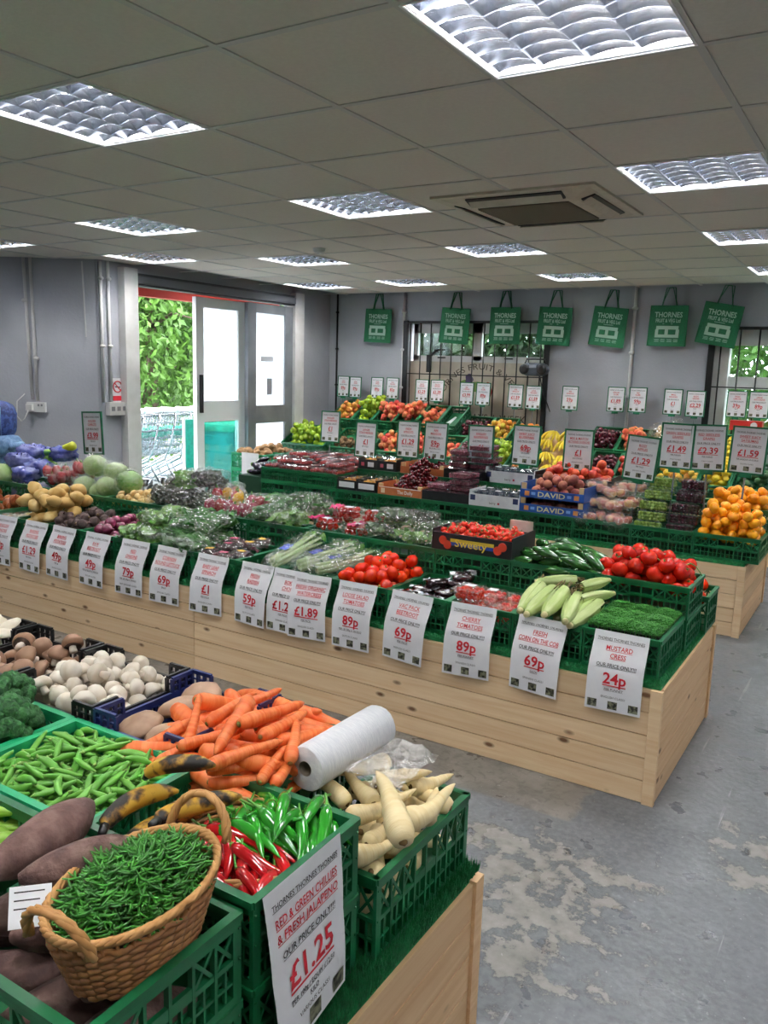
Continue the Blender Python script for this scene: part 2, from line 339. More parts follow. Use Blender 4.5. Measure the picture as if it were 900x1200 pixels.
# render edge strip and vertical flaking seam
def seam(px0,py0,px1,py1,w,nm,m):
    a = on_ob(px0,py0)-nn*.004; b = on_ob(px1,py1)-nn*.004; MB().bar(a,b,w,.006,up=tuple(nn)).obj(nm,m,bpy.data.objects['wall_oblique'])
seam(96,306,101,395,.012,'paint_seam',M_white)
def pipe(name, label, pts, r, m, clips=()):
    t = thing(name, label, 'conduit', pts[0]); o = Vector(pts[0])
    MB().tube([Vector(p)-o for p in pts], r, 8).obj('tube', m, t, True)
    for c in clips: MB().blob(r*1.9,r*1.9,r*1.3,8,6,c=tuple(Vector(c)-o)).obj('clip', m, t, True)
    return t
for i,(a,b,c2) in enumerate((((28,302),(39,468),None),((36,302),(45,470),(44,420)))):
    pipe('conduit','%s white conduit down to the double socket'%('left-hand' if i==0 else 'right-hand'),[on_ob(*a)-nn*.02,on_ob(*b)-nn*.02],.014,M_white,[on_ob(*(c2 or (30,352)))-nn*.025])
jb = on_ob(30,352)-nn*.02
so = thing('socket','white double wall socket with plugged-in lead','socket',on_ob(44,477)-nn*.02); ang = math.atan2(dd.y,dd.x)+math.pi
for nm,bx,mm in (('face_plate',(-.085,.085,-.02,.02,-.045,.045),M_white),('plug',(-.075,-.02,-.065,-.02,-.03,.03),M_white),('switch',(.02,.035,-.026,-.02,.01,.03),M_frame),('switch',(.05,.065,-.026,-.02,.01,.03),M_frame)): box_obj(nm,mm,bx,so)
so.rotation_euler = (0,0,ang)
MB().tube([(-.05,-.06,-.02),(-.08,-.08,-.1),(-.12,-.06,-.13),(-.17,-.04,-.08),(-.17,-.02,.05),(-.1,-.01,.12)],.005,6).obj('lead',M_white,so,True)
# pair of conduits on the pier beside the door and the trunking box with a no smoking notice
for px0,px1,lab in ((117,124,'left-hand white conduit on the pier beside the doorway'),(126,132.5,'right-hand white conduit on the pier beside the doorway')):
    a = on_x(px0,306,DOORX+.02); b = on_x(px1,472,DOORX+.02); b.y = a.y; b.z = on_x(px1,472,DOORX+.02).z
    pipe('conduit',lab,[a,b],.014,M_white,[Vector((a.x+.005,a.y,2.35)),Vector((a.x+.005,a.y,1.75))])
c = on_x(133,479,DOORX+.04); tb = thing('trunking_box','white trunking box under the two conduits','box',(DOORX,5.28,c.z)); box_obj('body',M_white,(0,.06,-.11,.11,-.06,.06),tb)
for k in range(3): box_obj('knockout',M_frame,(.06,.062,-.09+k*.065,-.05+k*.065,-.02,.02),tb)
ns = thing('no_smoking_sign','small white no smoking notice with red circle','sign',(DOORX+.002,5.31,on_x(134,457,DOORX).z))
M_paper = mat('paper_white','#e9ebf0','#e4e6ec',rough=.5); M_red = mat('print_red','#c41f30',rough=.5); M_ink = mat('print_black','#15161a',rough=.5)
box_obj('plate',M_paper,(0,.003,-.075,.075,-.12,.11),ns)
MB().tube([(.005,.05*math.cos(a),.03+.05*math.sin(a)) for a in [k*math.pi/10 for k in range(20)]],.006,6,closed=True).obj('red_ring',M_red,ns); MB().bar((.004,-.035,.065),(.004,.035,-.005),.004,.009).obj('red_bar',M_red,ns); box_obj('red_band',M_red,(.003,.005,-.06,.06,-.1,-.055),ns); MB().bar((.004,-.03,.03),(.004,.03,.025),.003,.01).obj('cigarette_picture',M_ink,ns)

# doorway: jamb, header, sliding leaf and sidelight
M_film = mat('frosted_film','#f2f6fb','#e6ebf2',rough=.5,scale=40,transl=.85)
M_glass = film('clear_glass','#eef6f6',clear=.9,rough=.02,scale=2,bump=0)
struct(box_obj('trim_1',M_white,(DOORX-.06,DOORX+.09,DY0-.17,DY0-.01,0,2.47)))
struct(box_obj('trim_2',M_white,(DOORX-.06,DOORX+.07,DY1,DY1+.17,0,2.47)))
hd = thing('door_header','dark grey sliding door gear box along the top of the doorway','door header',(DOORX,DY0,2.3)); box_obj('gear_box',M_dark,(-.06,.06,0,DY1-DY0,.02,.135),hd); box_obj('cover_strip',mat('mid_grey_metal','#5a5d62',rough=.4),(.06,.075,0,DY1-DY0,.04,.11),hd)
d1 = thing('door_1','open white sliding door leaf with frosted upper pane','door',(DOORX-.1,0,0)); struct(d1)
def leaf(t, a, b, z0, zm0, zm1, z1, st, m, up, low, x=0, th=.05):
    for bx in ((x,x+th,a,a+st,z0,z1),(x,x+th,b-st,b,z0,z1)): box_obj('stile',m,bx,t)
    for z_0,z_1 in ((z0,z0+.12),(zm0,zm1),(z1-.1,z1)): box_obj('rail',m,(x,x+th,a+st,b-st,z_0,z_1),t)
    box_obj('pane',up,(x+.02,x+.028,a+st,b-st,zm1,z1-.1),t); box_obj('pane',low,(x+.02,x+.028,a+st,b-st,z0+.12,zm0),t)
leaf(d1, 6.40, 7.16, .02, 1.0, 1.22, 2.3, .11, mat('door_white','#f3f5f7',rough=.35), M_film, film('teal_glass','#c9ecea',clear=.75,rough=.05,scale=2,bump=0))
box_obj('handle',M_black,(.05,.08,6.44,6.47,1.1,1.5),d1)
d2 = thing('window_1','fixed sidelight beside the doorway with grey frame and mid rail','window',(DOORX-.02,0,0)); struct(d2)
leaf(d2, 7.12, DY1, .02, .96, 1.16, 2.3, .14, M_frame, M_film, M_film)
box_obj('notice',mat('notice_grey','#8f9297'),(.03,.034,7.47,7.56,1.28,1.47),d2); box_obj('notice_print',mat('notice_pale','#b9bdc4'),(.03,.034,7.36,7.58,1.66,1.72),d2)
struct(thing('door_2','red canopy beam outside above the doorway','beam',(DOORX-.42,5.2,2.27))); MB().bounds(0,.1,0,2.9,0,.12).obj('canopy_beam',mat('red_beam','#d8493f',rough=.4),bpy.data.objects['door_2'])

# ------------------------------------------------------------------ lettering
_tc = {}
def glyphs(txt, bold=0):
    k = (txt,bold)
    if k not in _tc:
        cu = bpy.data.curves.new('lettering','FONT'); cu.body = txt; cu.size = 1; cu.resolution_u = 2; cu.offset = bold
        o = bpy.data.objects.new('lettering',cu); C.objects.link(o); dg = bpy.context.evaluated_depsgraph_get(); dg.update()
        me = bpy.data.meshes.new_from_object(o.evaluated_get(dg)); v = [tuple(x.co) for x in me.vertices]; f = [tuple(p.vertices) for p in me.polygons]
        bpy.data.objects.remove(o,do_unlink=True); bpy.data.curves.remove(cu); bpy.data.meshes.remove(me)
        xs = [p[0] for p in v]; x0, x1 = min(xs), max(xs); _tc[k] = ([(p[0]-(x0+x1)/2,p[1]) for p in v], f, x1-x0)
    return _tc[k]
def put(mb, txt, z, size, maxw=9, under=False, bold=0, x=0, fn=None, shear=0, width=None):
    """letter a line into mb: local x across, z up, facing -y"""
    v, f, wd = glyphs(txt,bold); sx = size
    if width: sx = width/wd
    elif wd*size > maxw: sx = maxw/wd
    mb.add([((fn(p[0]*sx,p[1]*size)) if fn else (x+p[0]*sx+shear*p[1]*size, 0, z+p[1]*size)) for p in v], f)
    if under:
        hw = wd*sx/2; t = size*.07; zz = z-size*.16; mb.add([(x-hw,0,zz),(x+hw,0,zz),(x+hw,0,zz+t),(x-hw,0,zz+t)],[(0,1,2,3)])
    return mb

# ------------------------------------------------------------------ barred windows in the back wall
M_cream = mat('cream_board','#c9bfae','#c0b5a3',rough=.6,scale=5)
def grille(name, label, W, n, yb):
    t = thing(name,label,'window grille',(W[0],yb,W[2])); ww, hh = W[1]-W[0], W[3]-W[2]
    b_me = MB().tube([(0,0,0),(0,0,hh)],.008,6).mesh('bar'); b_me.materials.append(M_black)
    for i in range(n): link('bar',b_me,None,t,(ww*(i+.5)/n,0,0))
    for z_ in (0,.52*hh,hh): MB().bar((0,0,z_),(ww,0,z_),.012,.03 if z_ in (0,hh) else .012).obj('cross_bar',M_black,t)
    for x_ in (0,ww): MB().bar((x_,0,-.05),(x_,0,hh+.02),.06,.02,up=(0,1,0)).obj('upright',M_black,t)
    return t
grille('window_grille','black steel bars over the window with the painted cream board',W1,13,BACKY-.03)
grille('window_grille','black steel bars over the right-hand window with green leaves behind',W2,13,BACKY-.03)
w1 = thing('window_2','long window with two top lights above a cream board','window',(W1[0],BACKY+.08,W1[2])); struct(w1)
ww, hh = W1[1]-W1[0], W1[3]-W1[2]
for i,(a,b) in enumerate(((.05,ww/2),(ww/2,ww-.02))):
    for bx in ((a,a+.06,0,.06,.82,hh),(b-.06,b,0,.06,.82,hh),(a,b,0,.06,.80,.87),(a,b,0,.06,hh-.12,hh)): box_obj('window_frame',M_white,bx,w1)
    box_obj('pane',M_glass,(a+.06,b-.06,.03,.036,.87,hh-.12),w1); box_obj('stay',M_black,((a+b)/2-.08,(a+b)/2+.02,-.02,0,.84,.855),w1)
sb = thing('painted_board','cream board with arched shop name, fruit picture and opening days','sign board',(W1[0],BACKY+.07,W1[2])); box_obj('board',M_cream,(.0,ww,0,.03,0,.80),sb)
tm = MB(); cxb, czb, rad = .95, .22, .50
def arc(u, v): a = u/rad; return (cxb+(rad+v)*math.sin(a), 0, czb+(rad+v)*math.cos(a))
put(tm,'THORNES FRUIT & VEG Ltd',0,.10,width=1.45,fn=arc)
put(tm,'OPEN 7 DAYS A WEEK',.12,.13,maxw=1.2,x=cxb)
o = tm.obj('board_lettering',mat('board_ink','#54493f',rough=.6),sb,loc=(0,-.003,0))
for nm,cx_,cz_,rx,rz,m in (('apple_picture',1.06,.47,.055,.11,mat('picture_red','#a8322c')),('leaf_picture',.93,.52,.12,.06,mat('picture_green','#6f8f46')),('plum_picture',.82,.60,.05,.07,mat('picture_purple','#4a3a5e')),('leaf_picture',.78,.55,.07,.05,mat('picture_green','#6f8f46'))):
    MB().add([(cx_,0,cz_)]+[(cx_+rx*math.cos(a)*(1+.15*math.cos(5*a)),0,cz_+rz*math.sin(a)) for a in [k*math.pi/10 for k in range(20)]],[(0,1+(k+1)%20,1+k) for k in range(20)]).obj(nm,m,sb,loc=(0,-.004-.001*rng.random(),0))
w2 = thing('window_3','right-hand window with white frame showing green leaves','window',(W2[0],BACKY+.08,W2[2])); struct(w2); ww2, hh2 = W2[1]-W2[0], W2[3]-W2[2]
for bx in ((0,.16,-.06,.06,0,hh2),(ww2-.07,ww2,0,.06,0,hh2),(0,ww2,0,.06,hh2-.16,hh2),(0,ww2,0,.06,.60,.72),(0,ww2,0,.06,0,.07),(ww2/2-.03,ww2/2+.03,0,.06,0,hh2)): box_obj('window_frame',M_white,bx,w2)
for a,b in ((.16,ww2/2-.03),(ww2/2+.03,ww2-.07)):
    for z_0,z_1 in ((.07,.60),(.72,hh2-.16)): box_obj('pane',M_glass,(a,b,.03,.036,z_0,z_1),w2)
# cables and pipes down the back wall
for px_,lab,m,r_ in ((396,'black cable down the corner of the back wall',M_black,.012),(474.5,'white pipe down the back wall left of the barred window',M_white,.018),(746,'white pipe down the back wall between the bags',M_white,.018)):
    p = on_y(px_,342,BACKY-.02); pipe('wall_pipe',lab,[(p.x,p.y,.4),(p.x,p.y,CEIL+.01)],r_,m,[(p.x,p.y,z_) for z_ in (2.3,1.85,1.4)])
# bracket arm and radio on the bars
p = on_y(503,418,BACKY-.065); br = thing('bracket_arm','black hinged bracket arm on the window bars','bracket',p)
MB().bar((0,0,-.18),(0,0,.02),.05,.04).obj('upright',M_black,br); MB().bar((0,0,.0),(.16,-.1,.07),.025).obj('arm',M_black,br); MB().bar((.13,-.12,.075),(.24,-.06,.08),.03,.015).obj('mount',M_black,br)
p = on_y(627,433,BACKY-.17); rd = thing('radio','grey portable radio hooked on the window bars','radio',p)
mr_ = mat('radio_grey','#4a525c','#424a54',rough=.4)
def rx(q,a): return Vector((q.x, max(-.07,min(.07,q.y*1.3)), max(-.07,min(.07,q.z*1.2))))
MB().blob(.165,.075,.075,20,10,fn=rx).obj('body',mr_,rd,True)
for s in (-1,1): m_ = MB().lathe([(.058,0),(.05,-.012),(.02,-.014)],14); m_.v = [(x+s*.1,z-.068,y) for x,y,z in m_.v]; m_.obj('speaker_cone',M_black,rd,True)
MB().tube([(-.12,0,.06),(-.1,0,.11),(.1,0,.11),(.12,0,.06)],.009,6).obj('handle',M_black,rd,True); box_obj('display',mat('radio_face','#8f99a6',rough=.3),(-.04,.04,-.078,-.07,.015,.05),rd)
MB().tube([(.05,.02,-.07),(.09,.05,-.25),(.17,.08,-.45)],.006,6).obj('lead',M_black,rd,True)

# ------------------------------------------------------------------ green carrier bags under the ceiling
M_bag = mat('bag_green','#0c6e43','#0a623b',rough=.7,scale=90,bump=.2); M_bagp = mat('bag_print','#b9d8c4',rough=.7)
def shop_bag(px, py0, py1, wpx, tilt, label, pat):
    top = on_y(px,py0,BACKY-.06); wd = .37; hg = .40
    t = thing('carrier_bag',label,'bag',(top.x,top.y,top.z),rot=(0,R(tilt),R(rng.uniform(-4,4))),group='green carrier bags hanging below the ceiling')
    b = MB(); nx, nz = 16, 18; V = []
    for s in (-1,1):
        for i in range(nx+1):
            for k in range(nz+1):
                u = i/nx*2-1; v = k/nz; bul = .022*(1-u*u)*(.3+.7*v)*(1 if s > 0 else 1.0) + .004*math.sin(7*u+5*v+px)
                V.append((u*wd/2*(1+.04*v), -s*bul, -v*hg))
    F = []
    for s in (0,1):
        o_ = s*(nx+1)*(nz+1)
        for i in range(nx):
            for k in range(nz):
                q_ = (o_+i*(nz+1)+k, o_+i*(nz+1)+k+1, o_+(i+1)*(nz+1)+k+1, o_+(i+1)*(nz+1)+k); F.append(q_ if s == 0 else q_[::-1])
    b.add(V,F).obj('bag_body',M_bag,t,True)
    for y_,dx in ((-.008,-.01),(.008,.012)):
        pts = [(-.075,y_,-.02),(-.06,y_,.06),(-.03+dx,y_,.17),(.03+dx,y_,.175),(.055,y_,.06),(.075,y_,-.02)]
        h_ = MB(); 
        for a_,c_ in zip(pts[:-1],pts[1:]): h_.bar(a_,c_,.004,.022,up=(0,1,0))
        h_.obj('handle',M_bag,t)
    p_ = MB(); put(p_,'THORNES',-.115,.072,width=.27,bold=.02); put(p_,'FRUIT & VEG Ltd',-.165,.05,width=.24,bold=.02)
    p_.add([(-.05,0,-.182),(.05,0,-.182),(.05,0,-.178),(-.05,0,-.178)],[(0,1,2,3)])
    # pale van picture: rounded panel with dark windows left as gaps
    for x0_,x1_,z0_,z1_ in ((-.11,.11,-.235,-.2),(-.118,-.085,-.285,-.235),(-.02,.012,-.285,-.235),(.085,.118,-.285,-.235),(-.118,.118,-.315,-.285)):
        n_ = max(2,round((x1_-x0_)/.012)); p_.add([(x0_+(x1_-x0_)*i/n_,0,z) for i in range(n_+1) for z in (z0_,(z0_+z1_)/2,z1_)],[(3*i+j,3*i+3+j,3*i+4+j,3*i+1+j) for i in range(n_) for j in (0,1)])
    for r_ in range(3):
        for c_ in range(4): x_ = -.095+c_*.063; z_ = -.335-r_*.011; p_.add([(x_-.025+.004*((r_+c_)%2),0,z_),(x_+.025-.005*(c_%2),0,z_),(x_+.025-.005*(c_%2),0,z_+.004),(x_-.025+.004*((r_+c_)%2),0,z_+.004)],[(0,1,2,3)])
    def yb(x_,z_): u = max(-1,min(1,x_/(wd/2))); v = -z_/hg; return -.022*(1-u*u)*(.3+.7*v)-.004*math.sin(7*u+5*v+px)-.003
    p_.v = [(x_,yb(x_,z_),z_) for x_,y_,z_ in p_.v]; p_.obj('bag_print',M_bagp,t)
for a in ((444,362,402,31,2,'green carrier bag hanging alone, left of the barred window'),(535,361,402,34,4,'green carrier bag at the left over the barred window'),(593,360,403,34,1,'middle green carrier bag over the barred window'),(652,360,403,36,3,'green carrier bag over the right end of the barred window'),(717,360,405,42,6,'green carrier bag just left of the white wall pipe'),(785,358,405,44,1,'green carrier bag just right of the white wall pipe'),(850,356,402,50,10,'most tilted green carrier bag, at the right end of the row')): shop_bag(*a,None)

# ------------------------------------------------------------------ outdoors
M_leaf = mat('tree_leaf','#305520','#5f8a38',rough=.55,scale=1.2,vary=.1,transl=.35,lo=.3,hi=.7); M_leafd = mat('tree_leaf_dark','#1d3416','#3a5a28',rough=.55,scale=1.5,transl=.3,lo=.3,hi=.7); M_bark = mat('bark','#4b3f33','#5e5145',rough=.9,scale=25,bump=.5)
struct(box_obj('ground',mat('asphalt','#9b9c9d','#a9aaab',rough=.9,scale=8,bump=.2),(-40,-9,-20,40,-.14,-.02))); struct(MB().bounds(-9,30,8.92,40,-.14,-.02).obj('ground',MATS['asphalt']))
def foliage(n, box, size, seed, gap=1.0):
    r_ = np.random.RandomState(seed); m = MB(); V = []; F = []
    # clusters
    nc = max(6,n//55); cl = np.stack([r_.uniform(box[2*i],box[2*i+1],nc) for i in range(3)],1); sp = np.array([(box[2*i+1]-box[2*i]) for i in range(3)])*.13*gap
    for i in range(n):
        c_ = cl[r_.randint(nc)] + r_.normal(0,1,3)*sp; d = r_.normal(0,1,3); d[2] -= .4; d /= np.linalg.norm(d); u = np.cross(d,r_.normal(0,1,3)); u /= np.linalg.norm(u); s = size*r_.uniform(.6,1.4)
        b_ = len(V); nrm = np.cross(d,u)*s*.12
        V += [tuple(c_-d*s), tuple(c_+u*s*.42+nrm), tuple(c_+d*s), tuple(c_-u*s*.42+nrm)]; F += [(b_,b_+1,b_+2),(b_,b_+2,b_+3)]
    m.v = V; m.f = F; return m
def tree(name, label, box, n, size, seed, m, gap=1):
    cx_, cy_ = (box[0]+box[1])/2, (box[2]+box[3])/2; t = thing(name,label,'tree',(cx_,cy_,0))
    f_ = foliage(n,box,size,seed,gap); f_.v = [(x-cx_,y-cy_,z) for x,y,z in f_.v]; stuff(f_.obj('foliage',m,t))
    b_ = MB(); rr = random.Random(seed); b_.tube([(0,0,-.05),(.05,0,box[5]*.3),(.0,.1,box[5]*.8)],[.16,.12,.03],8)
    for k in range(14):
        a = rr.uniform(0,6.28); z_ = rr.uniform(.25,.7)*box[5]; l = rr.uniform(.5,1)*(box[3]-box[2])*.45; b_.tube([(0,0,z_),(math.cos(a)*l*.5,math.sin(a)*l*.5,z_+.25),(math.cos(a)*l,math.sin(a)*l,z_+rr.uniform(-.2,.9))],[.04,.025,.008],6)
    b_.obj('trunk',M_bark,t,True)
tree('leafy_tree','bright green leafy tree outside the open doorway',(-12.4,-10.4,8.2,12.6,.5,4.9),20000,.08,3,M_leaf)
tree('leafy_tree','darker leafy shrub behind the bright tree outside the doorway',(-16,-14,9.5,18,.3,6.5),16000,.21,5,M_leafd)
tree('leafy_tree','green hedge outside the right-hand barred window',(-2.6,2.2,10.3,11.3,.4,3.0),11000,.085,8,M_leaf,.9)
tree('leafy_tree','dark greenery outside the window with the cream board',(-7.6,-3.4,10.6,11.8,.6,3.0),10000,.10,9,M_leafd,.9)
# shopping trolleys nested outside
M_wire = mat('trolley_wire','#c9ced6','#b5bbc4',rough=.25,metal=.8); M_teal = mat('trolley_teal','#18b79b','#14a58c',rough=.4); M_tw = mat('trolley_white','#e8ebee',rough=.4)
def trolley():
    me = {}
    k = MB(); top, bot = .98, .52
    def rim(z,i): return [(-.42+i*.16,-.27+i*.03,z-.04*(i)),(.42-i*.02,-.22+i*.03,z-.12*0),(.42-i*.02,.22-i*.03,z),(-.42+i*.16,.27-i*.03,z-.04*i)]
    for j in range(6): i = j/5; z = top-(top-bot)*i; k.tube(rim(z,i),.006 if j else .012,5,closed=True)
    A, B = rim(top,0), rim(bot,1)
    for s in range(4):
        a0,a1,b0,b1 = map(Vector,(A[s],A[(s+1)%4],B[s],B[(s+1)%4])); n = 14 if s%2 == 0 else 9
        for q_ in range(n): u = q_/n; k.tube([a0.lerp(a1,u),b0.lerp(b1,u)],.0035,4,cap=False)
    for q_ in range(9): u = q_/8; k.tube([Vector(B[0]).lerp(Vector(B[3]),u),Vector(B[1]).lerp(Vector(B[2]),u)],.0035,4,cap=False)
    me['basket'] = (k,M_wire)
    c_ = MB()
    for s in (-1,1): c_.tube([(-.5,s*.27,1.02),(-.40,s*.26,.6),(-.30,s*.25,.42),(.40,s*.2,.2),(.46,s*.2,.12)],.013,6); c_.tube([(-.30,s*.25,.42),(-.46,s*.27,.14)],.013,6)
    c_.tube([(-.46,-.27,.16),(-.46,.27,.16)],.012,6); c_.tube([(.42,-.2,.2),(.42,.2,.2)],.012,6); me['chassis'] = (c_,M_wire)
    me['handle'] = (MB().tube([(-.5,-.29,1.03),(-.5,.29,1.03)],.022,8),M_tw)
    me['handle_panel'] = (MB().bounds(-.44,-.425,-.16,.16,.70,.82),M_teal); me['front_panel'] = (MB().bounds(.41,.425,-.14,.14,.66,.80),M_teal)
    w_ = []
    for x in (-.46,.45):
        for s in (-1,1): w_.append((x,s*.22,.06))
    wm = MB().tube([(0,-.015,0),(0,.015,0)],.06,12).mesh('wheel'); wm.materials.append(M_black)
    return {n:(mb.mesh(n),m) for n,(mb,m) in me.items()}, wm, w_
TR, wm, wpos = trolley()
labs = ['white wire shopping trolley at the door end of the nested row','second shopping trolley in the nested row outside','third shopping trolley in the nested row outside','fourth shopping trolley in the nested row outside','fifth shopping trolley in the nested row outside','last shopping trolley in the nested row outside']
for i in range(6):
    t = thing('shopping_trolley',labs[i],'trolley',(-8.1,6.55+i*.27,-.02),R(-90),'shopping trolleys outside the door')
    for n,(me,m) in TR.items(): link(n,me,m,t)
    for p_ in wpos: link('wheel',wm,None,t,p_)
bn = thing('teal_panel','teal plastic panel at the end of the trolley bay','panel',(-7.2,7.2,-.02)); box_obj('sheet',M_teal,(-.02,.02,-.1,.2,.25,.97),bn); 
for y_ in (-.1,.2): MB().tube([(0,y_,0),(0,y_,1.0)],.02,8).obj('post',M_tw,bn)
gb = thing('grit_bin','teal plastic bin outside behind the sliding leaf','bin',(-7.3,8.1,-.02)); box_obj('body',mat('teal_bin','#2fa7a6',rough=.4),(-.3,.3,-.35,.35,0,.8),gb); MB().bounds(-.33,.33,-.38,.38,.8,.88).obj('lid',M_teal,gb)

# ------------------------------------------------------------------ timber display stands with turf tops
M_pineX = pine('pine_long','#ead0ab','#dbb88d','#6f4a2b','X'); M_pineY = pine('pine_end','#e3c197','#d3aa7e','#6f4a2b','Y')
M_turf = mat('turf','#127a42','#0d5e33',rough=.95,scale=60,bump=.6)
def turf_blades(x0,x1,y0,y1,z,n,seed,ln=.016):
    r_ = random.Random(seed); m = MB()
    for i in range(n):
        x = r_.uniform(x0,x1); y = r_.uniform(y0,y1); a = r_.uniform(0,6.28); dx, dy = math.cos(a)*.0016, math.sin(a)*.0016; tx, ty = r_.uniform(-.008,.008), r_.uniform(-.008,.008)
        m.add([(x-dx,y-dy,z),(x+dx,y+dy,z),(x+tx,y+ty,z+ln*r_.uniform(.7,1.2))],[(0,1,2)])
    return m
def stand(label, x0, x1, y0, y1, h, front_rows=5, panel=2.4, end=True, blades=()):
    t = thing('display_stand',label,'display stand',(x1,y0,0)); L_ = x1-x0; D = y1-y0
    ph = h/front_rows; core = box_obj('carcass',mat('carcass_wood','#6f573b'),(-L_+.02,-.03,.02,D-.02,.0,h-.022),t)
    x = -.045; 
    while x > -L_+.01:
        w_ = min(panel-(.045 if x > -.05 else 0), L_+x); 
        for r_ in range(front_rows): MB().bounds(-w_/2+.0015,w_/2-.0015,-.009,.009,-ph/2+.0024,ph/2-.0024).obj('plank',M_pineX,t,loc=(x-w_/2,.009,ph*(r_+.5)))
        x -= w_
    MB().bounds(-.022,.022,-.012,.012,-h/2,h/2).obj('corner_post',M_pineX,t,loc=(-.022,.004,h/2))
    for r_ in range(front_rows): MB().bounds(-.009,.009,-D/2+.03,D/2-.018,-ph/2+.002,ph/2-.002).obj('end_plank',M_pineY,t,loc=(-.012,D/2,ph*(r_+.5)))
    MB().bounds(-.012,.012,-.02,.02,-h/2,h/2+.004).obj('corner_post',M_pineY,t,loc=(-.006,D-.02,h/2+.002))
    box_obj('deck',MATS['carcass_wood'],(-L_+.02,-.02,.02,D-.02,h-.022,h),t)
    tf = box_obj('turf_mat',M_turf,(-L_+.01,-.012,.012,D-.012,h,h+.018),t)
    for b in blades:
        m = turf_blades(*b); m.v = [(x-x1,y-y0,z) for x,y,z in m.v]; stuff(m.obj('turf_pile',M_turf,tf))
    return t
SH = .46
stand('pale pine plank stand of the middle display with price sheets',-5.6,-.62,3.03,4.06,SH,blades=((-4.9,-.64,3.035,3.10,SH+.014,9000,1),(-.69,-.63,3.04,4.05,SH+.014,3000,2)))
stand('yellow pine stand of the far display beyond the second aisle',-5.0,-.69,5.45,6.5,SH,blades=((-2.6,-.7,5.46,5.5,SH+.014,1500,3),))
stand('pine plank stand of the foreground display at the bottom edge',-3.6,-.70,.15,1.62,SH,blades=((-.79,-.705,.7,1.615,SH+.014,11000,4,.03),(-1.2,-.71,1.58,1.615,SH+.014,2500,5)))
stand('low pine stand under the sloping fruit crates along the back wall',-6.1,.6,7.75,8.66,.50)

# ------------------------------------------------------------------ crates
CRATE_COL = {'green':('#0e6138','#0c5530'),'teal':('#1a9a66','#168a5a'),'black':('#141416','#1b1b1e'),'blue':('#1c2760','#182154')}
def crate_mat(c):
    a, b = CRATE_COL[c]; return mat('crate_'+c,a,b,rough=.38,scale=6,bump=0)
_pc = {}
def panel_me(L_, H, style, m):
    k = (round(L_,3),round(H,3),style,m.name)
    if k in _pc: return _pc[k]
    b = MB(); 
    if style == 'lattice':
        b.bounds(-L_/2,L_/2,-.005,.005,H-.022,H); b.bounds(-L_/2,L_/2,-.005,.005,0,.016); b.bounds(-L_/2,L_/2,-.004,.004,H*.48,H*.48+.009)
        n = max(4,round(L_/.05)); c_ = L_/n
        for i in range(n+1):
            x = -L_/2+i*c_; w_ = .016 if i in (0,n) else .006; b.bounds(max(-L_/2,x-w_/2),min(L_/2,x+w_/2),-.005,.005,.016,H-.02)
        for i in range(n):
            x = -L_/2+i*c_; mid = abs(i+.5-n/2) < 1.05
            if not mid:
                b.bar((x,0,H*.5),(x+c_,0,H-.02),.006,.003,up=(0,1,0)); b.bar((x+c_,0,H*.5),(x,0,H-.02),.006,.003,up=(0,1,0))
            else: b.bounds(x,x+c_,-.004,.004,H*.48,H*.48+.02)
            b.bounds(x,x+c_,-.003,.003,H*.25,H*.25+.005); b.bounds(x+c_/2-.002,x+c_/2+.002,-.003,.003,.014,H*.48)
    else:                                               # square-holed mushroom crate with lugs at the corners
        b.bounds(-L_/2,L_/2,-.004,.004,H-.018,H); b.bounds(-L_/2,L_/2,-.004,.004,0,.03)
        n = max(6,round(L_/.022)); c_ = L_/n
        for i in range(n+1): b.bounds(-L_/2+i*c_-.0035,-L_/2+i*c_+.0035,-.003,.003,.03,H-.018)
        for j in range(1,4): z = .03+(H-.048)*j/4; b.bounds(-L_/2,L_/2,-.003,.003,z-.003,z+.003)
        for s in (-1,1):
            x0 = s*L_/2; x1 = s*(L_/2-.07); a_, c2 = min(x0,x1), max(x0,x1)
            for i in range(4): x = a_+(c2-a_)*(i/3); b.bounds(x-.004,x+.004,-.004,.004,H,H+.035)
            b.bounds(a_,c2,-.004,.004,H+.03,H+.04); b.bounds(a_,c2,-.003,.003,H+.014,H+.018)
    me = b.mesh('side_panel',False); me.materials.append(m); _pc[k] = me; return me
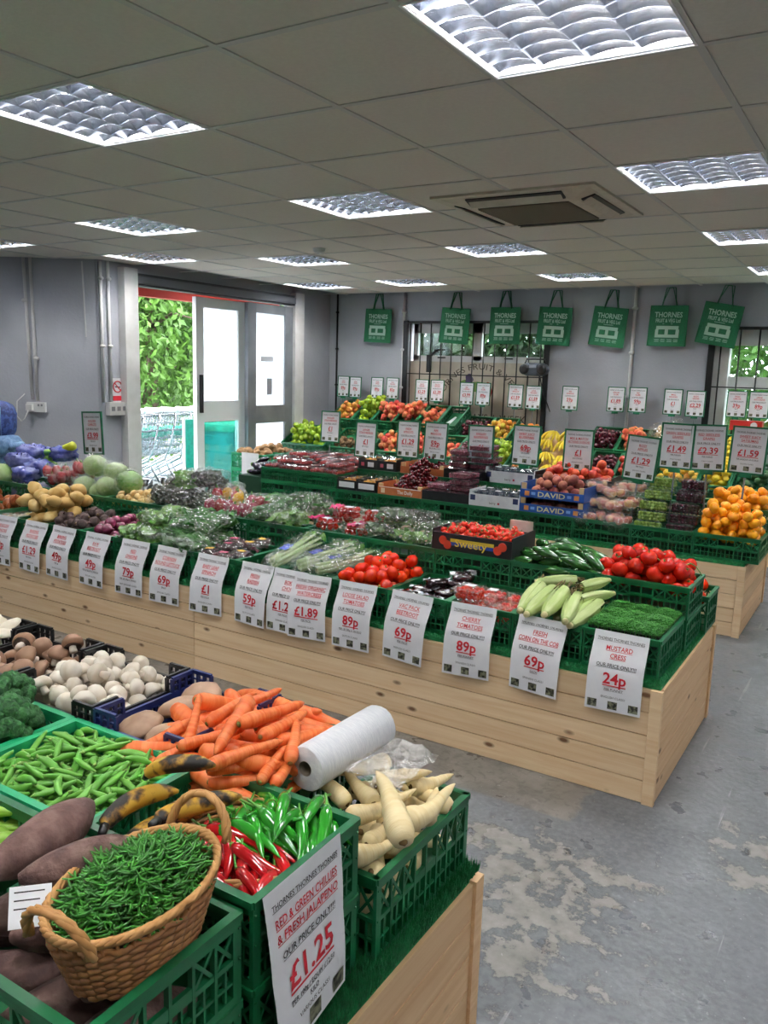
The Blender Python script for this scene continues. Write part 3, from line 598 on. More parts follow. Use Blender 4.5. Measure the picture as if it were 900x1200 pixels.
def crate(x0, x1, y0, y1, z0, h, label, col='green', style='lattice', fill=.5, rot=None, group=None, cat='crate'):
    m = crate_mat(col); w_, d = x1-x0, y1-y0
    t = thing('mushroom_crate' if style == 'grid' else 'plastic_crate',label,cat,((x0+x1)/2,(y0+y1)/2,z0),rot=rot,group=group)
    w_ -= .004; d -= .004
    for s in (-1,1):
        link('side_panel',panel_me(w_,h,style,m),None,t,(0,s*(d/2-.005),0)); link('end_panel',panel_me(d-.02,h,style,m),None,t,(s*(w_/2-.005),0,0),(0,0,math.pi/2))
    k = ('base',round(w_,3),round(d,3),col)
    if k not in _pc: me = MB().bounds(-w_/2+.006,w_/2-.006,-d/2+.006,d/2-.006,.002,.010).mesh('base',False); me.materials.append(m); _pc[k] = me
    link('base',_pc[k],None,t)
    if style == 'lattice':
        k = ('rim',round(w_,3),round(d,3),col)
        if k not in _pc:
            r_ = MB(); o_ = .004
            for s in (-1,1): r_.bounds(-w_/2,w_/2,s*(d/2-.004)-.008,s*(d/2-.004)+.008,-.008,.004); r_.bounds(s*(w_/2-.004)-.008,s*(w_/2-.004)+.008,-d/2,d/2,-.008,.004)
            me = r_.mesh('rim',False); me.materials.append(m); _pc[k] = me
        link('rim',_pc[k],None,t,(0,0,h))
    if fill:
        k = ('liner',round(w_,3),round(d,3),col)
        if k not in _pc: me = MB().bounds(-w_/2+.012,w_/2-.012,-d/2+.012,d/2-.012,-.003,.003).mesh('liner',False); me.materials.append(m); _pc[k] = me
        link('liner',_pc[k],None,t,(0,0,h*fill))
    return t

# ------------------------------------------------------------------ produce: one builder for each kind
def kind(name, cat, bodies, m, spheres, parts=(), upright=False, tilt=.5, flat=False, sink=.9):
    mes = []
    for i,b in enumerate(bodies):
        me = b.mesh(name,True); me.materials.append(m); ch = []
        for pn,pb,pm in parts:
            mb = pb(i) if callable(pb) else pb; pme = mb.mesh(pn,True); pme.materials.append(pm); ch.append((pn,pme))
        mes.append((me,ch))
    return dict(name=name,cat=cat,mes=mes,sp=spheres,up=upright,tilt=tilt,flat=flat,sink=sink)
def spawn(K, loc, rot, label, group, sc=1.0, bare=False):
    me, ch = rng.choice(K['mes']); o = bpy.data.objects.new(K['name'],me); C.objects.link(o); o.location = loc; o.rotation_euler = rot; o.scale = (sc,sc,sc); tag(o,label,K['cat'],group)
    if not bare:
        for n,pm in ch: c = bpy.data.objects.new(n,pm); C.objects.link(c); c.parent = o
    return o
class Pile:
    def __init__(s): s.P = np.zeros((0,4))
    def need(s, x, y, r, zb, sink):
        z = zb+r
        if len(s.P):
            d2 = (s.P[:,0]-x)**2+(s.P[:,1]-y)**2; R2 = (s.P[:,3]+r)*sink; k = d2 < R2**2
            if k.any(): z = max(z,(s.P[k,2]+np.sqrt(R2[k]**2-d2[k])).max())
        return z
    def put(s, pts): s.P = np.vstack([s.P,np.array(pts)])
def heap(K, rect, zb, n, label, group, yaw=None, spread=180, mound=.0, cand=14, pile=None, sc=(.9,1.1), centre=None, bare=False, over=0.0, slope=None, top=99, grow=1.2):
    """drop n pieces one after another into a crate: each comes to rest on those already there"""
    x0,x1,y0,y1 = rect; pile = pile or Pile(); mound *= .42; n = int(n*grow); cx_, cy_ = centre or ((x0+x1)/2,(y0+y1)/2); hw = max(x1-x0,y1-y0)/2; out = []
    for i in range(n):
        best = None
        for k in range(cand):
            s = rng.uniform(*sc); a = R((yaw if yaw is not None else 0)+rng.uniform(-spread,spread)); ca, sa = math.cos(a), math.sin(a)
            x = rng.uniform(x0,x1); y = rng.uniform(y0,y1); sp = [(ox*s,r*s) for ox,r in K['sp']]
            ok = True; zs = []
            for ox,r in sp:
                X, Y = x+ca*ox, y+sa*ox
                if X < x0+r-over or X > x1-r+over or Y < y0+r-over or Y > y1-r+over: ok = False; break
                zf = zb + (slope[0]*(X-cx_)+slope[1]*(Y-cy_) if slope else 0); zs.append(pile.need(X,Y,r,zf,K['sink']))
            if not ok: continue
            if len(sp) > 1:
                l0, l1 = sp[0][0], sp[-1][0]; za, zc = zs[0], zs[-1]; tl = max(-.4,min(.4,(zc-za)/(l1-l0)))
                zmid = (za+zc)/2; base = max(z_-(zmid+tl*(o_[0]-(l0+l1)/2)) for z_,o_ in zip(zs,sp)); zmid += max(0,base)
            else: tl = 0; zmid = zs[0]
            if zmid > top: continue
            sco = zmid + mound*(math.hypot(x-cx_,y-cy_)/hw)
            if best is None or sco < best[0]: best = (sco,x,y,zmid,tl,a,s,sp)
        if not best: continue
        _,x,y,zm,tl,a,s,sp = best; ca, sa = math.cos(a), math.sin(a); mid = (sp[0][0]+sp[-1][0])/2
        pile.put([(x+ca*ox,y+sa*ox,zm+tl*(ox-mid),r) for ox,r in sp])
        pitch = math.atan(tl)
        if K['up']: rot = (rng.uniform(-K['tilt'],K['tilt']),rng.uniform(-K['tilt'],K['tilt']),rng.uniform(0,6.28))
        elif len(sp) == 1: rot = (rng.uniform(0,6.28),rng.uniform(0,6.28),rng.uniform(0,6.28))
        else: rot = (rng.uniform(-.25,.25) if K['flat'] else rng.uniform(0,6.28),-pitch,a)
        out.append(spawn(K,(x-ca*0,y,zm-tl*mid),rot,label,group,s,bare))
    return out

def star(n, r0, r1, z, drop=.004):     # leafy calyx
    m = MB(); 
    for k in range(n):
        a = 2*math.pi*k/n; d = .35; m.add([(0,0,z),(r0*math.cos(a-d),r0*math.sin(a-d),z+.001),(r1*math.cos(a),r1*math.sin(a),z-drop),(r0*math.cos(a+d),r0*math.sin(a+d),z+.001)],[(0,1,2,3)])
    m.tube([(0,0,z-.002),(.002,0,z+.010)],[.0025,.002],5); return m
def root(L_, r0, r1, bend, seed, seg=10, n=12, bulge=.12, crown=True):
    """tapering root lying along x: thick crown at -L/2, thin tip at +L/2"""
    rr = random.Random(seed); pts = []; rad = []; ph = rr.uniform(0,6.28); by = rr.uniform(-bend,bend); bz = rr.uniform(-bend,bend)
    for i in range(n+1):
        t = i/n; pts.append((-L_/2+L_*t, by*math.sin(math.pi*t)+by*.4*math.sin(2*math.pi*t+ph), bz*math.sin(math.pi*t)))
        r_ = r0+(r1-r0)*t**(.8)
        if t < .12: r_ *= (.55+.45*math.sqrt(t/.12)) if crown else (.3+.7*math.sqrt(t/.12))
        if t > .9: r_ *= max(.25,1-(t-.9)/.1*.75)
        rad.append(r_*(1+rr.uniform(-bulge,bulge)*.35))
    return MB().tube(pts,rad,seg)
M_stem = mat('stem_green','#4b7a2c','#5d8b35',rough=.6); M_drystem = mat('stem_dry','#6b4e2c','#7a5c36',rough=.8)
M_tom = mat('tomato_skin','#cf2208','#de3c0e',rough=.2,scale=18,vary=.1,spec=.3); M_tom2 = mat('vine_tomato_skin','#b81305','#ca260c',rough=.2,scale=15,vary=.1,spec=.3)
def tomato_body(r, seed): 
    def fn(q,a): 
        k = 1+.035*math.cos(5*a+seed); h = q.z/(r*.86); q = Vector((q.x*k,q.y*k,q.z)); 
        rr = math.hypot(q.x,q.y)/r
        if h > 0: q.z -= .006*max(0,1-rr*2.2)
        return q
    return MB().blob(r,r,r*.86,14,9,amp=.05,seed=seed,fn=fn)
K_tom = kind('tomato','tomato',[tomato_body(.034,s) for s in range(3)],M_tom,[(0,.0315)],[('calyx',star(5,.006,.017,.0245),M_stem)],upright=True,tilt=1.2)
K_vtom = kind('tomato','tomato',[tomato_body(.0375,s+5) for s in range(3)],M_tom2,[(0,.0345)],[('calyx',star(5,.007,.022,.0275),M_stem)],upright=True,tilt=1.0)
K_ctom = kind('cherry_tomato','tomato',[tomato_body(.0165,s+9) for s in range(2)],mat('cherry_tomato_skin','#d0281a','#e2432a',rough=.18,vary=.12,scale=30),[(0,.0155)],[('calyx',star(5,.003,.011,.012,.001),M_stem)],upright=True,tilt=1.0)
M_carrot = mat('carrot_skin','#df6526','#e98246',rough=.45,scale=7,stretch=(9,1,1),vary=.1,bump=.25,bscale=14)
K_carrot = kind('carrot','carrot',[root(.175+.012*s,.0212,.0105,.010,s,10,14) for s in range(5)],M_carrot,[(-.07,.0165),(-.025,.0155),(.025,.0125),(.07,.009)],[('crown',lambda i: MB().blob(.004,.007,.007,8,5,c=(-.0875-.006*i,0,0)),mat('carrot_crown','#7d5a2a','#5f6b2c',rough=.8))])
M_pars = mat('parsnip_skin','#e7cf96','#efdcae',rough=.5,scale=5,stretch=(16,2,2),vary=.05,bump=.18,bscale=9,lo=.3,hi=.6)
K_pars = kind('parsnip','parsnip',[root(.19+.014*s,.038-.002*(s%3),.0075,.012,s+20,12,15,.2) for s in range(5)],M_pars,[(-.07,.034),(-.02,.029),(.03,.02),(.08,.01)],[('crown',lambda i: MB().blob(.005,.009,.009,8,5,c=(-.0945-.007*i,0,0),amp=.3),mat('parsnip_crown','#5f4a2a','#8a6f42',rough=.9)),])
M_swpot = mat('sweet_potato_skin','#4b3431','#6d544c',rough=.8,scale=22,bump=.7,vary=.12,c3='#5a403b')
def spud(L_, r, bend, seed, n=12, seg=12):
    rr = random.Random(seed); by = rr.uniform(-1,1)*bend; bz = rr.uniform(-.5,.5)*bend; p = []; ra = []
    for i in range(n+1): t = i/n; p.append((-L_/2+L_*t,by*math.sin(math.pi*t),bz*math.sin(math.pi*t))); ra.append(max(.08,math.sin(math.pi*min(1,max(0,.03+.94*t)))**.62)*r*(1+.12*mnoise.noise(Vector((t*3,seed*2.7,0)))))
    return MB().tube(p,ra,seg)
K_swpot = kind('sweet_potato','sweet potato',[spud(.24,.044,.03,s) for s in range(4)],M_swpot,[(-.085,.03),(-.03,.042),(.03,.042),(.085,.03)],[('root_tip',MB().tube([(.112,0,0),(.128,.004,.002)],[.009,.002],6),M_swpot)],flat=True)
M_pot = mat('potato_skin','#cba866','#d9bd82',rough=.6,scale=9,bump=.2,vary=.08,c3='#c39d58')
def pot(rx,ry,rz,s): return MB().blob(rx,ry,rz,14,9,amp=.22,freq=1.1,seed=s)
K_pot = kind('potato','potato',[pot(.05,.036,.032,s) for s in range(4)],M_pot,[(-.018,.032),(.018,.032)],flat=True)
K_npot = kind('new_potato','potato',[pot(.024,.02,.018,s) for s in range(3)],mat('new_potato_skin','#cfae70','#dcc28e',rough=.6,vary=.1),[(0,.019)])
K_epot = kind('earthy_potato','potato',[pot(.045,.033,.03,s+4) for s in range(3)],mat('earthy_skin','#8a6a48','#a07e58',rough=.8,bump=.3,vary=.12),[(-.015,.03),(.015,.03)],flat=True)
def onion_b(r,s): return MB().lathe([(.004,-r*.95),(r*.55,-r*.82),(r*.92,-r*.42),(r,0),(r*.9,r*.42),(r*.55,r*.78),(r*.2,r*.98),(.005,r*1.25),(.003,r*1.5)],14,lambda p,a: p*(1+.04*mnoise.noise(p*40+Vector((s,s,s)))))
M_onion = mat('onion_skin','#8a4623','#ab693a',rough=.3,scale=6,stretch=(6,6,1),vary=.12,huevar=.01); M_ronion = mat('red_onion_skin','#5b1c35','#7d2f4c',rough=.22,scale=6,stretch=(6,6,1),vary=.15)
rt = lambda r: (lambda i: MB().lathe([(.008,-r*.9),(.006,-r*1.02),(.002,-r*1.06)],7))
K_onion = kind('onion','onion',[onion_b(.037,s) for s in range(3)],M_onion,[(0,.036)],[('root_tuft',rt(.037),M_drystem)])
K_ronion = kind('red_onion','onion',[onion_b(.032,s+3) for s in range(3)],M_ronion,[(0,.031)],[('root_tuft',rt(.032),M_drystem)])
K_beet = kind('beetroot','beetroot',[MB().blob(.03,.03,.028,12,8,amp=.2,seed=s) for s in range(3)],mat('beetroot_skin','#3a2c2b','#544341',rough=.85,scale=30,bump=.4,vary=.15),[(0,.028)],[('root_tip',MB().tube([(0,0,-.026),(.003,0,-.045)],[.006,.0015],6),mat('beet_tip','#4a2f33',rough=.9)),('crown',MB().lathe([(.01,.024),(.008,.031),(.004,.033)],7),mat('beet_crown','#6d5a3c',rough=.9))])
M_mush = mat('white_mushroom','#e0d8cb','#ece6dc',rough=.6,scale=12,vary=.07,c3='#d4c8b6'); M_ches = mat('chestnut_mushroom','#7d5c45','#94725a',rough=.55,scale=14,vary=.12); M_flat = mat('flat_mushroom','#8f6f58','#a88a72',rough=.55,scale=18,vary=.08); M_gill = mat('mushroom_gill','#3a2a22','#4b382d',rough=.9); M_mst = mat('mushroom_stem','#d8ccbc','#e4dace',rough=.7)
def cap(r,h,s): return MB().lathe([(r*.35,-h*.32),(r*.8,-h*.36),(r*.99,-h*.16),(r,.05*h),(r*.9,h*.4),(r*.66,h*.72),(r*.3,h*.92),(r*.03,h*.97)],14,lambda p,a: p*(1+.09*mnoise.noise(p*30+Vector((s*3,0,s)))))
def mstem(r,l): return lambda i: MB().tube([(0,0,0),(.002,0,-l*.6),(.0,.002,-l)],[r*.8,r,r*1.15],9)
def gills(r,h): return lambda i: MB().lathe([(r*.36,-h*.38),(r*.78,-h*.40)],14)
K_wm = kind('white_mushroom','mushroom',[cap(.026,.026,s) for s in range(4)],M_mush,[(0,.0235)],[('stem',mstem(.0095,.028),M_mst)],upright=True,tilt=1.5)
K_cm = kind('chestnut_mushroom','mushroom',[cap(.03,.028,s) for s in range(3)],M_ches,[(0,.026)],[('stem',mstem(.010,.028),M_mst),('gills',gills(.03,.028),M_gill)],upright=True,tilt=1.4)
K_fm = kind('flat_mushroom','mushroom',[cap(.058,.03,s) for s in range(3)],M_flat,[(-.025,.028),(.025,.028)],[('stem',mstem(.012,.03),M_mst),('gills',gills(.058,.03),M_gill)],upright=True,tilt=.35)
M_apg = mat('green_apple_skin','#86a51f','#a5bf38',rough=.25,scale=8,vary=.1,huevar=.012); M_apr = mat('blush_apple_skin','#c4572f','#d9a23f',rough=.25,scale=9,vary=.1,huevar=.02); M_app = mat('peach_skin','#d0503a','#e59a63',rough=.6,scale=12,vary=.1,huevar=.012,c3='#d86a45')
def apple_b(r,s): return MB().lathe([(r*.05,-r*.72),(r*.3,-r*.84),(r*.68,-r*.62),(r*.93,-r*.2),(r,.15*r),(r*.88,r*.55),(r*.55,r*.8),(r*.28,r*.8),(r*.06,r*.62)],12,lambda p,a: p*(1+.03*math.cos(5*a+s)))
stalk = lambda i: MB().tube([(0,0,.018),(.004,0,.042)],[.0018,.0015],5)
K_apg = kind('green_apple','apple',[apple_b(.038,s) for s in range(2)],M_apg,[(0,.036)],[('stalk',stalk,M_drystem)],upright=True,tilt=1.2)
K_apr = kind('blush_apple','apple',[apple_b(.036,s) for s in range(2)],M_apr,[(0,.034)],[('stalk',stalk,M_drystem)],upright=True,tilt=1.2)
K_app = kind('peach','peach',[MB().blob(.035,.035,.033,12,8,fn=lambda q,a: q*(1-.06*max(0,math.cos(a))**12)) for s in range(1)],M_app,[(0,.034)])
K_dpeach = kind('peach','peach',[MB().blob(.034,.034,.032,12,8,fn=lambda q,a: q*(1-.06*max(0,math.cos(a))**12))],mat('dark_peach','#7d3436','#b06a50',rough=.7,scale=14,vary=.1),[(0,.033)])
K_nect = kind('nectarine','nectarine',[MB().blob(.036,.036,.034,12,8,fn=lambda q,a: q*(1-.05*max(0,math.cos(a))**12))],mat('nectarine_skin','#b52a22','#d0542f',rough=.2,scale=14,vary=.12),[(0,.035)])
K_plum = kind('plum','plum',[MB().blob(.026,.026,.028,10,7)],mat('plum_skin','#3e0f1c','#5e1a28',rough=.25,scale=14,vary=.2),[(0,.025)])
K_ylw = kind('apricot','apricot',[MB().blob(.03,.03,.028,10,7)],mat('apricot_skin','#d9962a','#e0b646',rough=.5,scale=10,vary=.12,huevar=.03),[(0,.029)])
K_kiwi = kind('kiwi','kiwi',[MB().blob(.031,.024,.024,10,7)],mat('kiwi_skin','#6e543a','#836647',rough=.9,vary=.1),[(0,.025)])
K_orng = kind('orange','orange',[MB().blob(.037,.037,.036,12,8)],mat('orange_skin','#e0791c','#e8902c',rough=.4,scale=80,bump=.2,vary=.08),[(0,.036)])
K_sats = kind('satsuma','satsuma',[MB().blob(.036,.036,.028,14,8,amp=.05,seed=s) for s in range(3)],mat('satsuma_skin','#f59608','#fbab1a',rough=.32,scale=60,bump=.2,vary=.07,huevar=.006),[(0,.032)],[('stem_button',MB().lathe([(.004,.026),(.003,.0292),(.001,.0298)],6),M_stem)],upright=True,tilt=1.3)
K_lemon = kind('lemon','lemon',[MB().tube([(-.042,0,0),(-.036,0,0),(-.025,0,0),(0,0,0),(.025,0,0),(.036,0,0),(.042,0,0)],[.004,.011,.022,.028,.022,.011,.004],10)],mat('lemon_skin','#e3c11f','#ecd13a',rough=.4,scale=60,bump=.2,vary=.08),[(-.015,.025),(.015,.025)])
K_lime = kind('avocado','avocado',[MB().tube([(-.045,0,0),(-.035,0,0),(-.01,0,0),(.02,0,0),(.04,0,0),(.046,0,0)],[.005,.018,.03,.027,.014,.004],10)],mat('avocado_skin','#244a22','#355f2c',rough=.5,scale=40,bump=.3,vary=.1),[(-.015,.028),(.015,.026)])
K_cherry = kind('cherry','cherry',[MB().blob(.0125,.0125,.0115,8,6)],mat('cherry_skin','#3f0a10','#641319',rough=.15,scale=20,vary=.25),[(0,.0118)],[('stalk',MB().tube([(0,0,.01),(.006,.002,.026),(.014,.003,.038)],.0009,4),M_stem)],upright=True,tilt=1.5)
M_chg = mat('green_chilli','#1f7a1c','#2f9228',rough=.12,scale=8,vary=.15,coat=.5); M_chr = mat('red_chilli','#a30d16','#bf1a1e',rough=.12,scale=8,vary=.15,coat=.5)
def chil(L_,r,b,s): 
    rr = random.Random(s); n = 12; p = []; ra = []
    for i in range(n+1): t = i/n; p.append((-L_/2+L_*t,b*math.sin(math.pi*t*.9),b*.3*t*t)); ra.append(r*(.55+.45*min(1,t/.12))*(1-t**2.2)+.0012)
    return MB().tube(p,ra,9)
def chst(L_): return lambda i: MB().tube([(-L_/2+.004,0,0),(-L_/2-.003,0,0),(-L_/2-.014,.002,.004),(-L_/2-.03,.008,.008)],[.0075,.005,.0022,.0022],7)
K_chg = kind('green_chilli','chilli',[chil(.125,.012,.014*(1 if s%2 else -.7),s) for s in range(4)],M_chg,[(-.045,.011),(0,.010),(.045,.006)],[('stalk',chst(.125),mat('chilli_stalk','#4c8a2e',rough=.5))])
K_chr = kind('red_chilli','chilli',[chil(.12,.0115,.012*(1 if s%2 else -.7),s) for s in range(4)],M_chr,[(-.045,.0105),(0,.010),(.045,.006)],[('stalk',chst(.12),MATS['chilli_stalk'])])
def pod(L_,r,s):
    p = []; ra = []; n = 10
    for i in range(n+1): t = i/n; p.append((-L_/2+L_*t,0,.006*math.sin(math.pi*t))); ra.append(max(.001,r*math.sin(math.pi*(.04+.92*t))**.5*(1+.07*math.cos(6*math.pi*t))))
    m = MB().tube(p,ra,8); m.v = [(x,y*.75,z) for x,y,z in m.v]; return m
K_pea = kind('pea_pod','pea pod',[pod(.072+.006*s,.0085,s) for s in range(3)],mat('pea_pod_skin','#4d8f2c','#69a83f',rough=.4,scale=10,vary=.14),[(-.025,.0078),(0,.0085),(.025,.0078)],[('calyx',MB().tube([(-.034,0,0),(-.044,0,.002)],[.005,.0015],5),mat('pea_calyx','#86a85a',rough=.6))])
K_bean = kind('broad_bean','broad bean',[spud(.17,.0115,.02,s+30,14,9) for s in range(3)],mat('broad_bean_skin','#75a32f','#93bb4a',rough=.45,scale=10,vary=.1,bump=.15),[(-.06,.0105),(0,.0115),(.06,.0105)],[('tip',MB().tube([(.082,0,0),(.1,0,0)],[.004,.001],6),M_drystem)])
K_cuc = kind('cucumber','cucumber',[spud(.165,.024,.012,s+40,12,12) for s in range(3)],mat('cucumber_skin','#1d4a1e','#2f6a2a',rough=.22,scale=10,stretch=(2,8,8),vary=.14,coat=.3),[(-.055,.021),(0,.023),(.055,.021)],[('blossom_end',MB().blob(.003,.007,.007,7,5,c=(.0805,0,0)),mat('cucumber_end','#7f8f4d',rough=.7))])
def plant(L_,r,b,s):
    p = []; ra = []; n = 14
    for i in range(n+1): t = i/n; a = (t-.5)*1.25; p.append((L_*.8*math.sin(a),L_*.8*(math.cos(a)-.85),0)); ra.append(r*(.42 if t < .06 else 1)*(1-max(0,(t-.8)/.2)**1.6*.75)*(.7+.3*math.sin(math.pi*t)))
    return MB().tube(p,ra,7)
M_plantain = mat('plantain_skin','#17110d','#c0972f',rough=.6,scale=20,vary=.05,c3='#74521b',lo=.42,hi=.55,detail=6)
K_plantain = kind('plantain','plantain',[plant(.22,.024,.05,s) for s in range(2)],M_plantain,[(-.09,.02),(-.03,.023),(.03,.023),(.09,.02)],[('stalk',MB().tube([(-.098,-.005,0),(-.118,-.022,0)],[.012,.009],7),M_black)],flat=True)

# ------------------------------------------------------------------ price sheets and framed price cards
M_thumb = mat('thumbnail_print','#14160f','#7d7f68',rough=.5,scale=70,detail=4,lo=.42,hi=.6)
M_gframe = mat('card_frame_green','#0e6b45','#0c5c3b',rough=.4)
def sign_art(prod, price, unit, cls, W=.21, Hh=.297):
    red, blk = MB(), MB()
    put(blk,'THORNES THORNES THORNES',-.034,.0145,width=W*.86,under=True,bold=.008)
    ln = prod.split('|'); z = -.066 if len(ln) > 1 else -.075
    for l in ln: put(red,l,z,.0225,maxw=W*.82,under=True,bold=.012); z -= .0265
    put(blk,'OUR PRICE ONLY!!!',-.124,.018,width=W*.72,under=True,bold=.01)
    put(red,price,-.187,.060,maxw=W*.8,under=True,bold=.022)
    us = unit.split('|'); z = -.214
    for l in us: put(blk,l,z,.0125,maxw=W*.8,under=True,bold=.008); z -= .0165
    put(blk,cls,-.245 if len(us) == 1 else -.25,.0125,maxw=W*.7)
    th = []
    for x in (-W*.37,0,W*.37): th.append(MB().add([(x-.018,0,-.287),(x+.018,0,-.287),(x+.018,0,-.256),(x-.018,0,-.256)],[(0,1,2,3)]))
    return red, blk, th
def price_sheet(loc, rot, prod, price, unit, cls, label, curl=.02, twist=0, reach=.0):
    t = thing('price_sheet',label,'price sign',loc,rot=rot,group='hanging price sheets'); W, Hh = .21,.297
    def bend(p, off): x,_,z = p; v = -z/Hh; e_ = min(1,v/.52); y = -reach*e_*e_*(3-2*e_) - curl*math.sin(v*math.pi*.9)*.35 - curl*max(0,v-.5) + twist*x*v; return (x,y-off,z)
    s = MB(); n = 8
    for k in range(n+1):
        for x in (-W/2,0,W/2): s.v.append(bend((x,0,-Hh*k/n),0))
    s.f = [(3*k+i,3*k+3+i,3*k+4+i,3*k+1+i) for k in range(n) for i in (0,1)]
    for k in range(n+1):
        for x in (-W/2,0,W/2): s.v.append(bend((x,0,-Hh*k/n),-.0008))
    o_ = 3*(n+1); s.f += [(o_+3*k+i,o_+3*k+1+i,o_+3*k+4+i,o_+3*k+3+i) for k in range(n) for i in (0,1)]
    s.obj('sheet',M_paper,t,True)
    red, blk, th = sign_art(prod,price,unit,cls)
    for m in [red,blk]+th: m.v = [bend(p,.0016) for p in m.v]
    red.obj('red_lettering',M_red,t); blk.obj('black_lettering',M_ink,t)
    for m in th: m.obj('thumbnail_photo',M_thumb,t)
    return t
def price_card(loc, rot, prod, price, unit, cls, label, stem=.25, W=.21, Hh=.297, sc=1):
    """framed card on a stem; loc is the top centre of the card"""
    t = thing('price_card',label,'price sign',loc,rot=rot,group='green framed price cards'); t.scale = (sc,)*3
    box_obj('card',M_paper,(-W/2,W/2,0,.004,-Hh,0),t)
    f = MB(); b = .012
    f.bounds(-W/2-b,W/2+b,-.004,.008,0,b); f.bounds(-W/2-b,W/2+b,-.004,.008,-Hh-b,-Hh); f.bounds(-W/2-b,-W/2,-.004,.008,-Hh,0); f.bounds(W/2,W/2+b,-.004,.008,-Hh,0); f.obj('frame',M_gframe,t)
    red, blk, th = sign_art(prod,price,unit,cls)
    for m in [red,blk]+th: m.v = [(x,-.0015,z) for x,y,z in m.v]
    red.obj('red_lettering',M_red,t); blk.obj('black_lettering',M_ink,t)
    for m in th: m.obj('thumbnail_photo',M_thumb,t)
    box_obj('clip',M_gframe,(-.04,.04,-.006,.014,-Hh-.035,-Hh-.008),t)
    if stem: MB().tube([(0,.004,-Hh-.03),(0,.004,-Hh-stem)],.006,6).obj('stem',M_frame,t)
    return t

# ------------------------------------------------------------------ leaves, bags, punnets, boxes
def leaves(n, ext, L_, W_, seed, curl=.5, upb=0.0):
    r_ = random.Random(seed); m = MB()
    for i in range(n):
        c = Vector((r_.gauss(0,.45)*ext[0],r_.gauss(0,.45)*ext[1],r_.uniform(-.8,.8)*ext[2])); e = Euler((r_.uniform(-.7,.7)-upb,r_.uniform(-.7,.7),r_.uniform(0,6.28))).to_matrix(); k = r_.uniform(.7,1.3); cu = curl*r_.uniform(.3,1.3); ph = r_.uniform(0,6)
        V = []
        for a in range(5):
            t = a/4; w_ = W_*k*math.sin(math.pi*(.12+.85*t))**.7
            for b in (-1,0,1): V.append(c+e@Vector(((t-.5)*L_*k,b*w_/2,abs(b)*w_*.22*math.sin(ph+t*9)+cu*L_*k*(t-.5)**2+abs(b)*w_*.15)))
        m.add(V,[(a*3+b,a*3+b+1,a*3+b+4,a*3+b+3) for a in range(4) for b in (0,1)])
    return m
def pillow(dx, dy, dz, seed, amp=.12, seg=22, rings=12, sq=.55):
    def fn(q,a): return q
    m = MB(); pr = [(max(.02,math.sin(math.pi*i/rings))**sq, -math.copysign(abs(math.cos(math.pi*i/rings))**.8,math.cos(math.pi*i/rings))) for i in range(rings+1)]
    def g(p,a):
        ca, sa = math.cos(a), math.sin(a); k = 1/max(abs(ca),abs(sa))**.55; p = Vector((p.x*k,p.y*k,p.z)); nn_ = mnoise.noise(p*2.2+Vector((seed*5.1,seed,0))); rg = 1-abs(mnoise.noise(p*4.5+Vector((seed,seed*2,9))))*2
        s_ = 1+amp*(nn_+.6*rg); return Vector((p.x*dx*s_,p.y*dy*s_,p.z*dz*s_))
    return m.lathe(pr,seg,g)
FILM = film('bag_film','#ffffff',clear=.84,rough=.16,scale=28,bump=.8); FILM2 = film('bag_film_shiny','#ffffff',clear=.78,rough=.14,scale=40,bump=1.0); TRAY = film('punnet_plastic','#f4f8fa',clear=.86,rough=.08,scale=10,bump=.2)
_bm = {}
def bagged(name, label, cat, loc, dims, rz, m, seed, L_=.09, W_=.05, n=60, fm=None, group=None, rot=None, up=0, part='leaves', amp=.12):
    t = thing(name,label,cat,loc,group=group,rot=rot or (0,0,rz)); dx,dy,dz = dims
    l_ = leaves(n,(dx*.85,dy*.85,dz*.75),L_,W_,seed,upb=up); l_.v = [(max(-dx*.95,min(dx*.95,x)),max(-dy*.95,min(dy*.95,y)),max(-dz*.9,min(dz*.9,z))) for x,y,z in l_.v]
    stuff(l_.obj(part,m,t,True)); pillow(dx,dy,dz,seed,amp).obj('clear_bag',fm or FILM,t,True); return t
def fruit_fill(n, dims, r, seed, seg=7, rings=5):
    r_ = random.Random(seed); m = MB(); nx = max(1,int(dims[0]/(2*r))); ny = max(1,int(dims[1]/(2*r))); nz = max(1,round(dims[2]/(1.6*r))); b = MB().blob(r,r,r,seg,rings)
    for k in range(nz):
        for i in range(nx):
            for j in range(ny):
                o_ = Vector(((i+.5)/nx*dims[0]-dims[0]/2+r_.uniform(-.3,.3)*r,(j+.5)/ny*dims[1]-dims[1]/2+r_.uniform(-.3,.3)*r,r+k*1.6*r+r_.uniform(-.2,.2)*r)); m.add([(p[0]+o_.x,p[1]+o_.y,p[2]+o_.z) for p in b.v],b.f)
    return m
_pm = {}
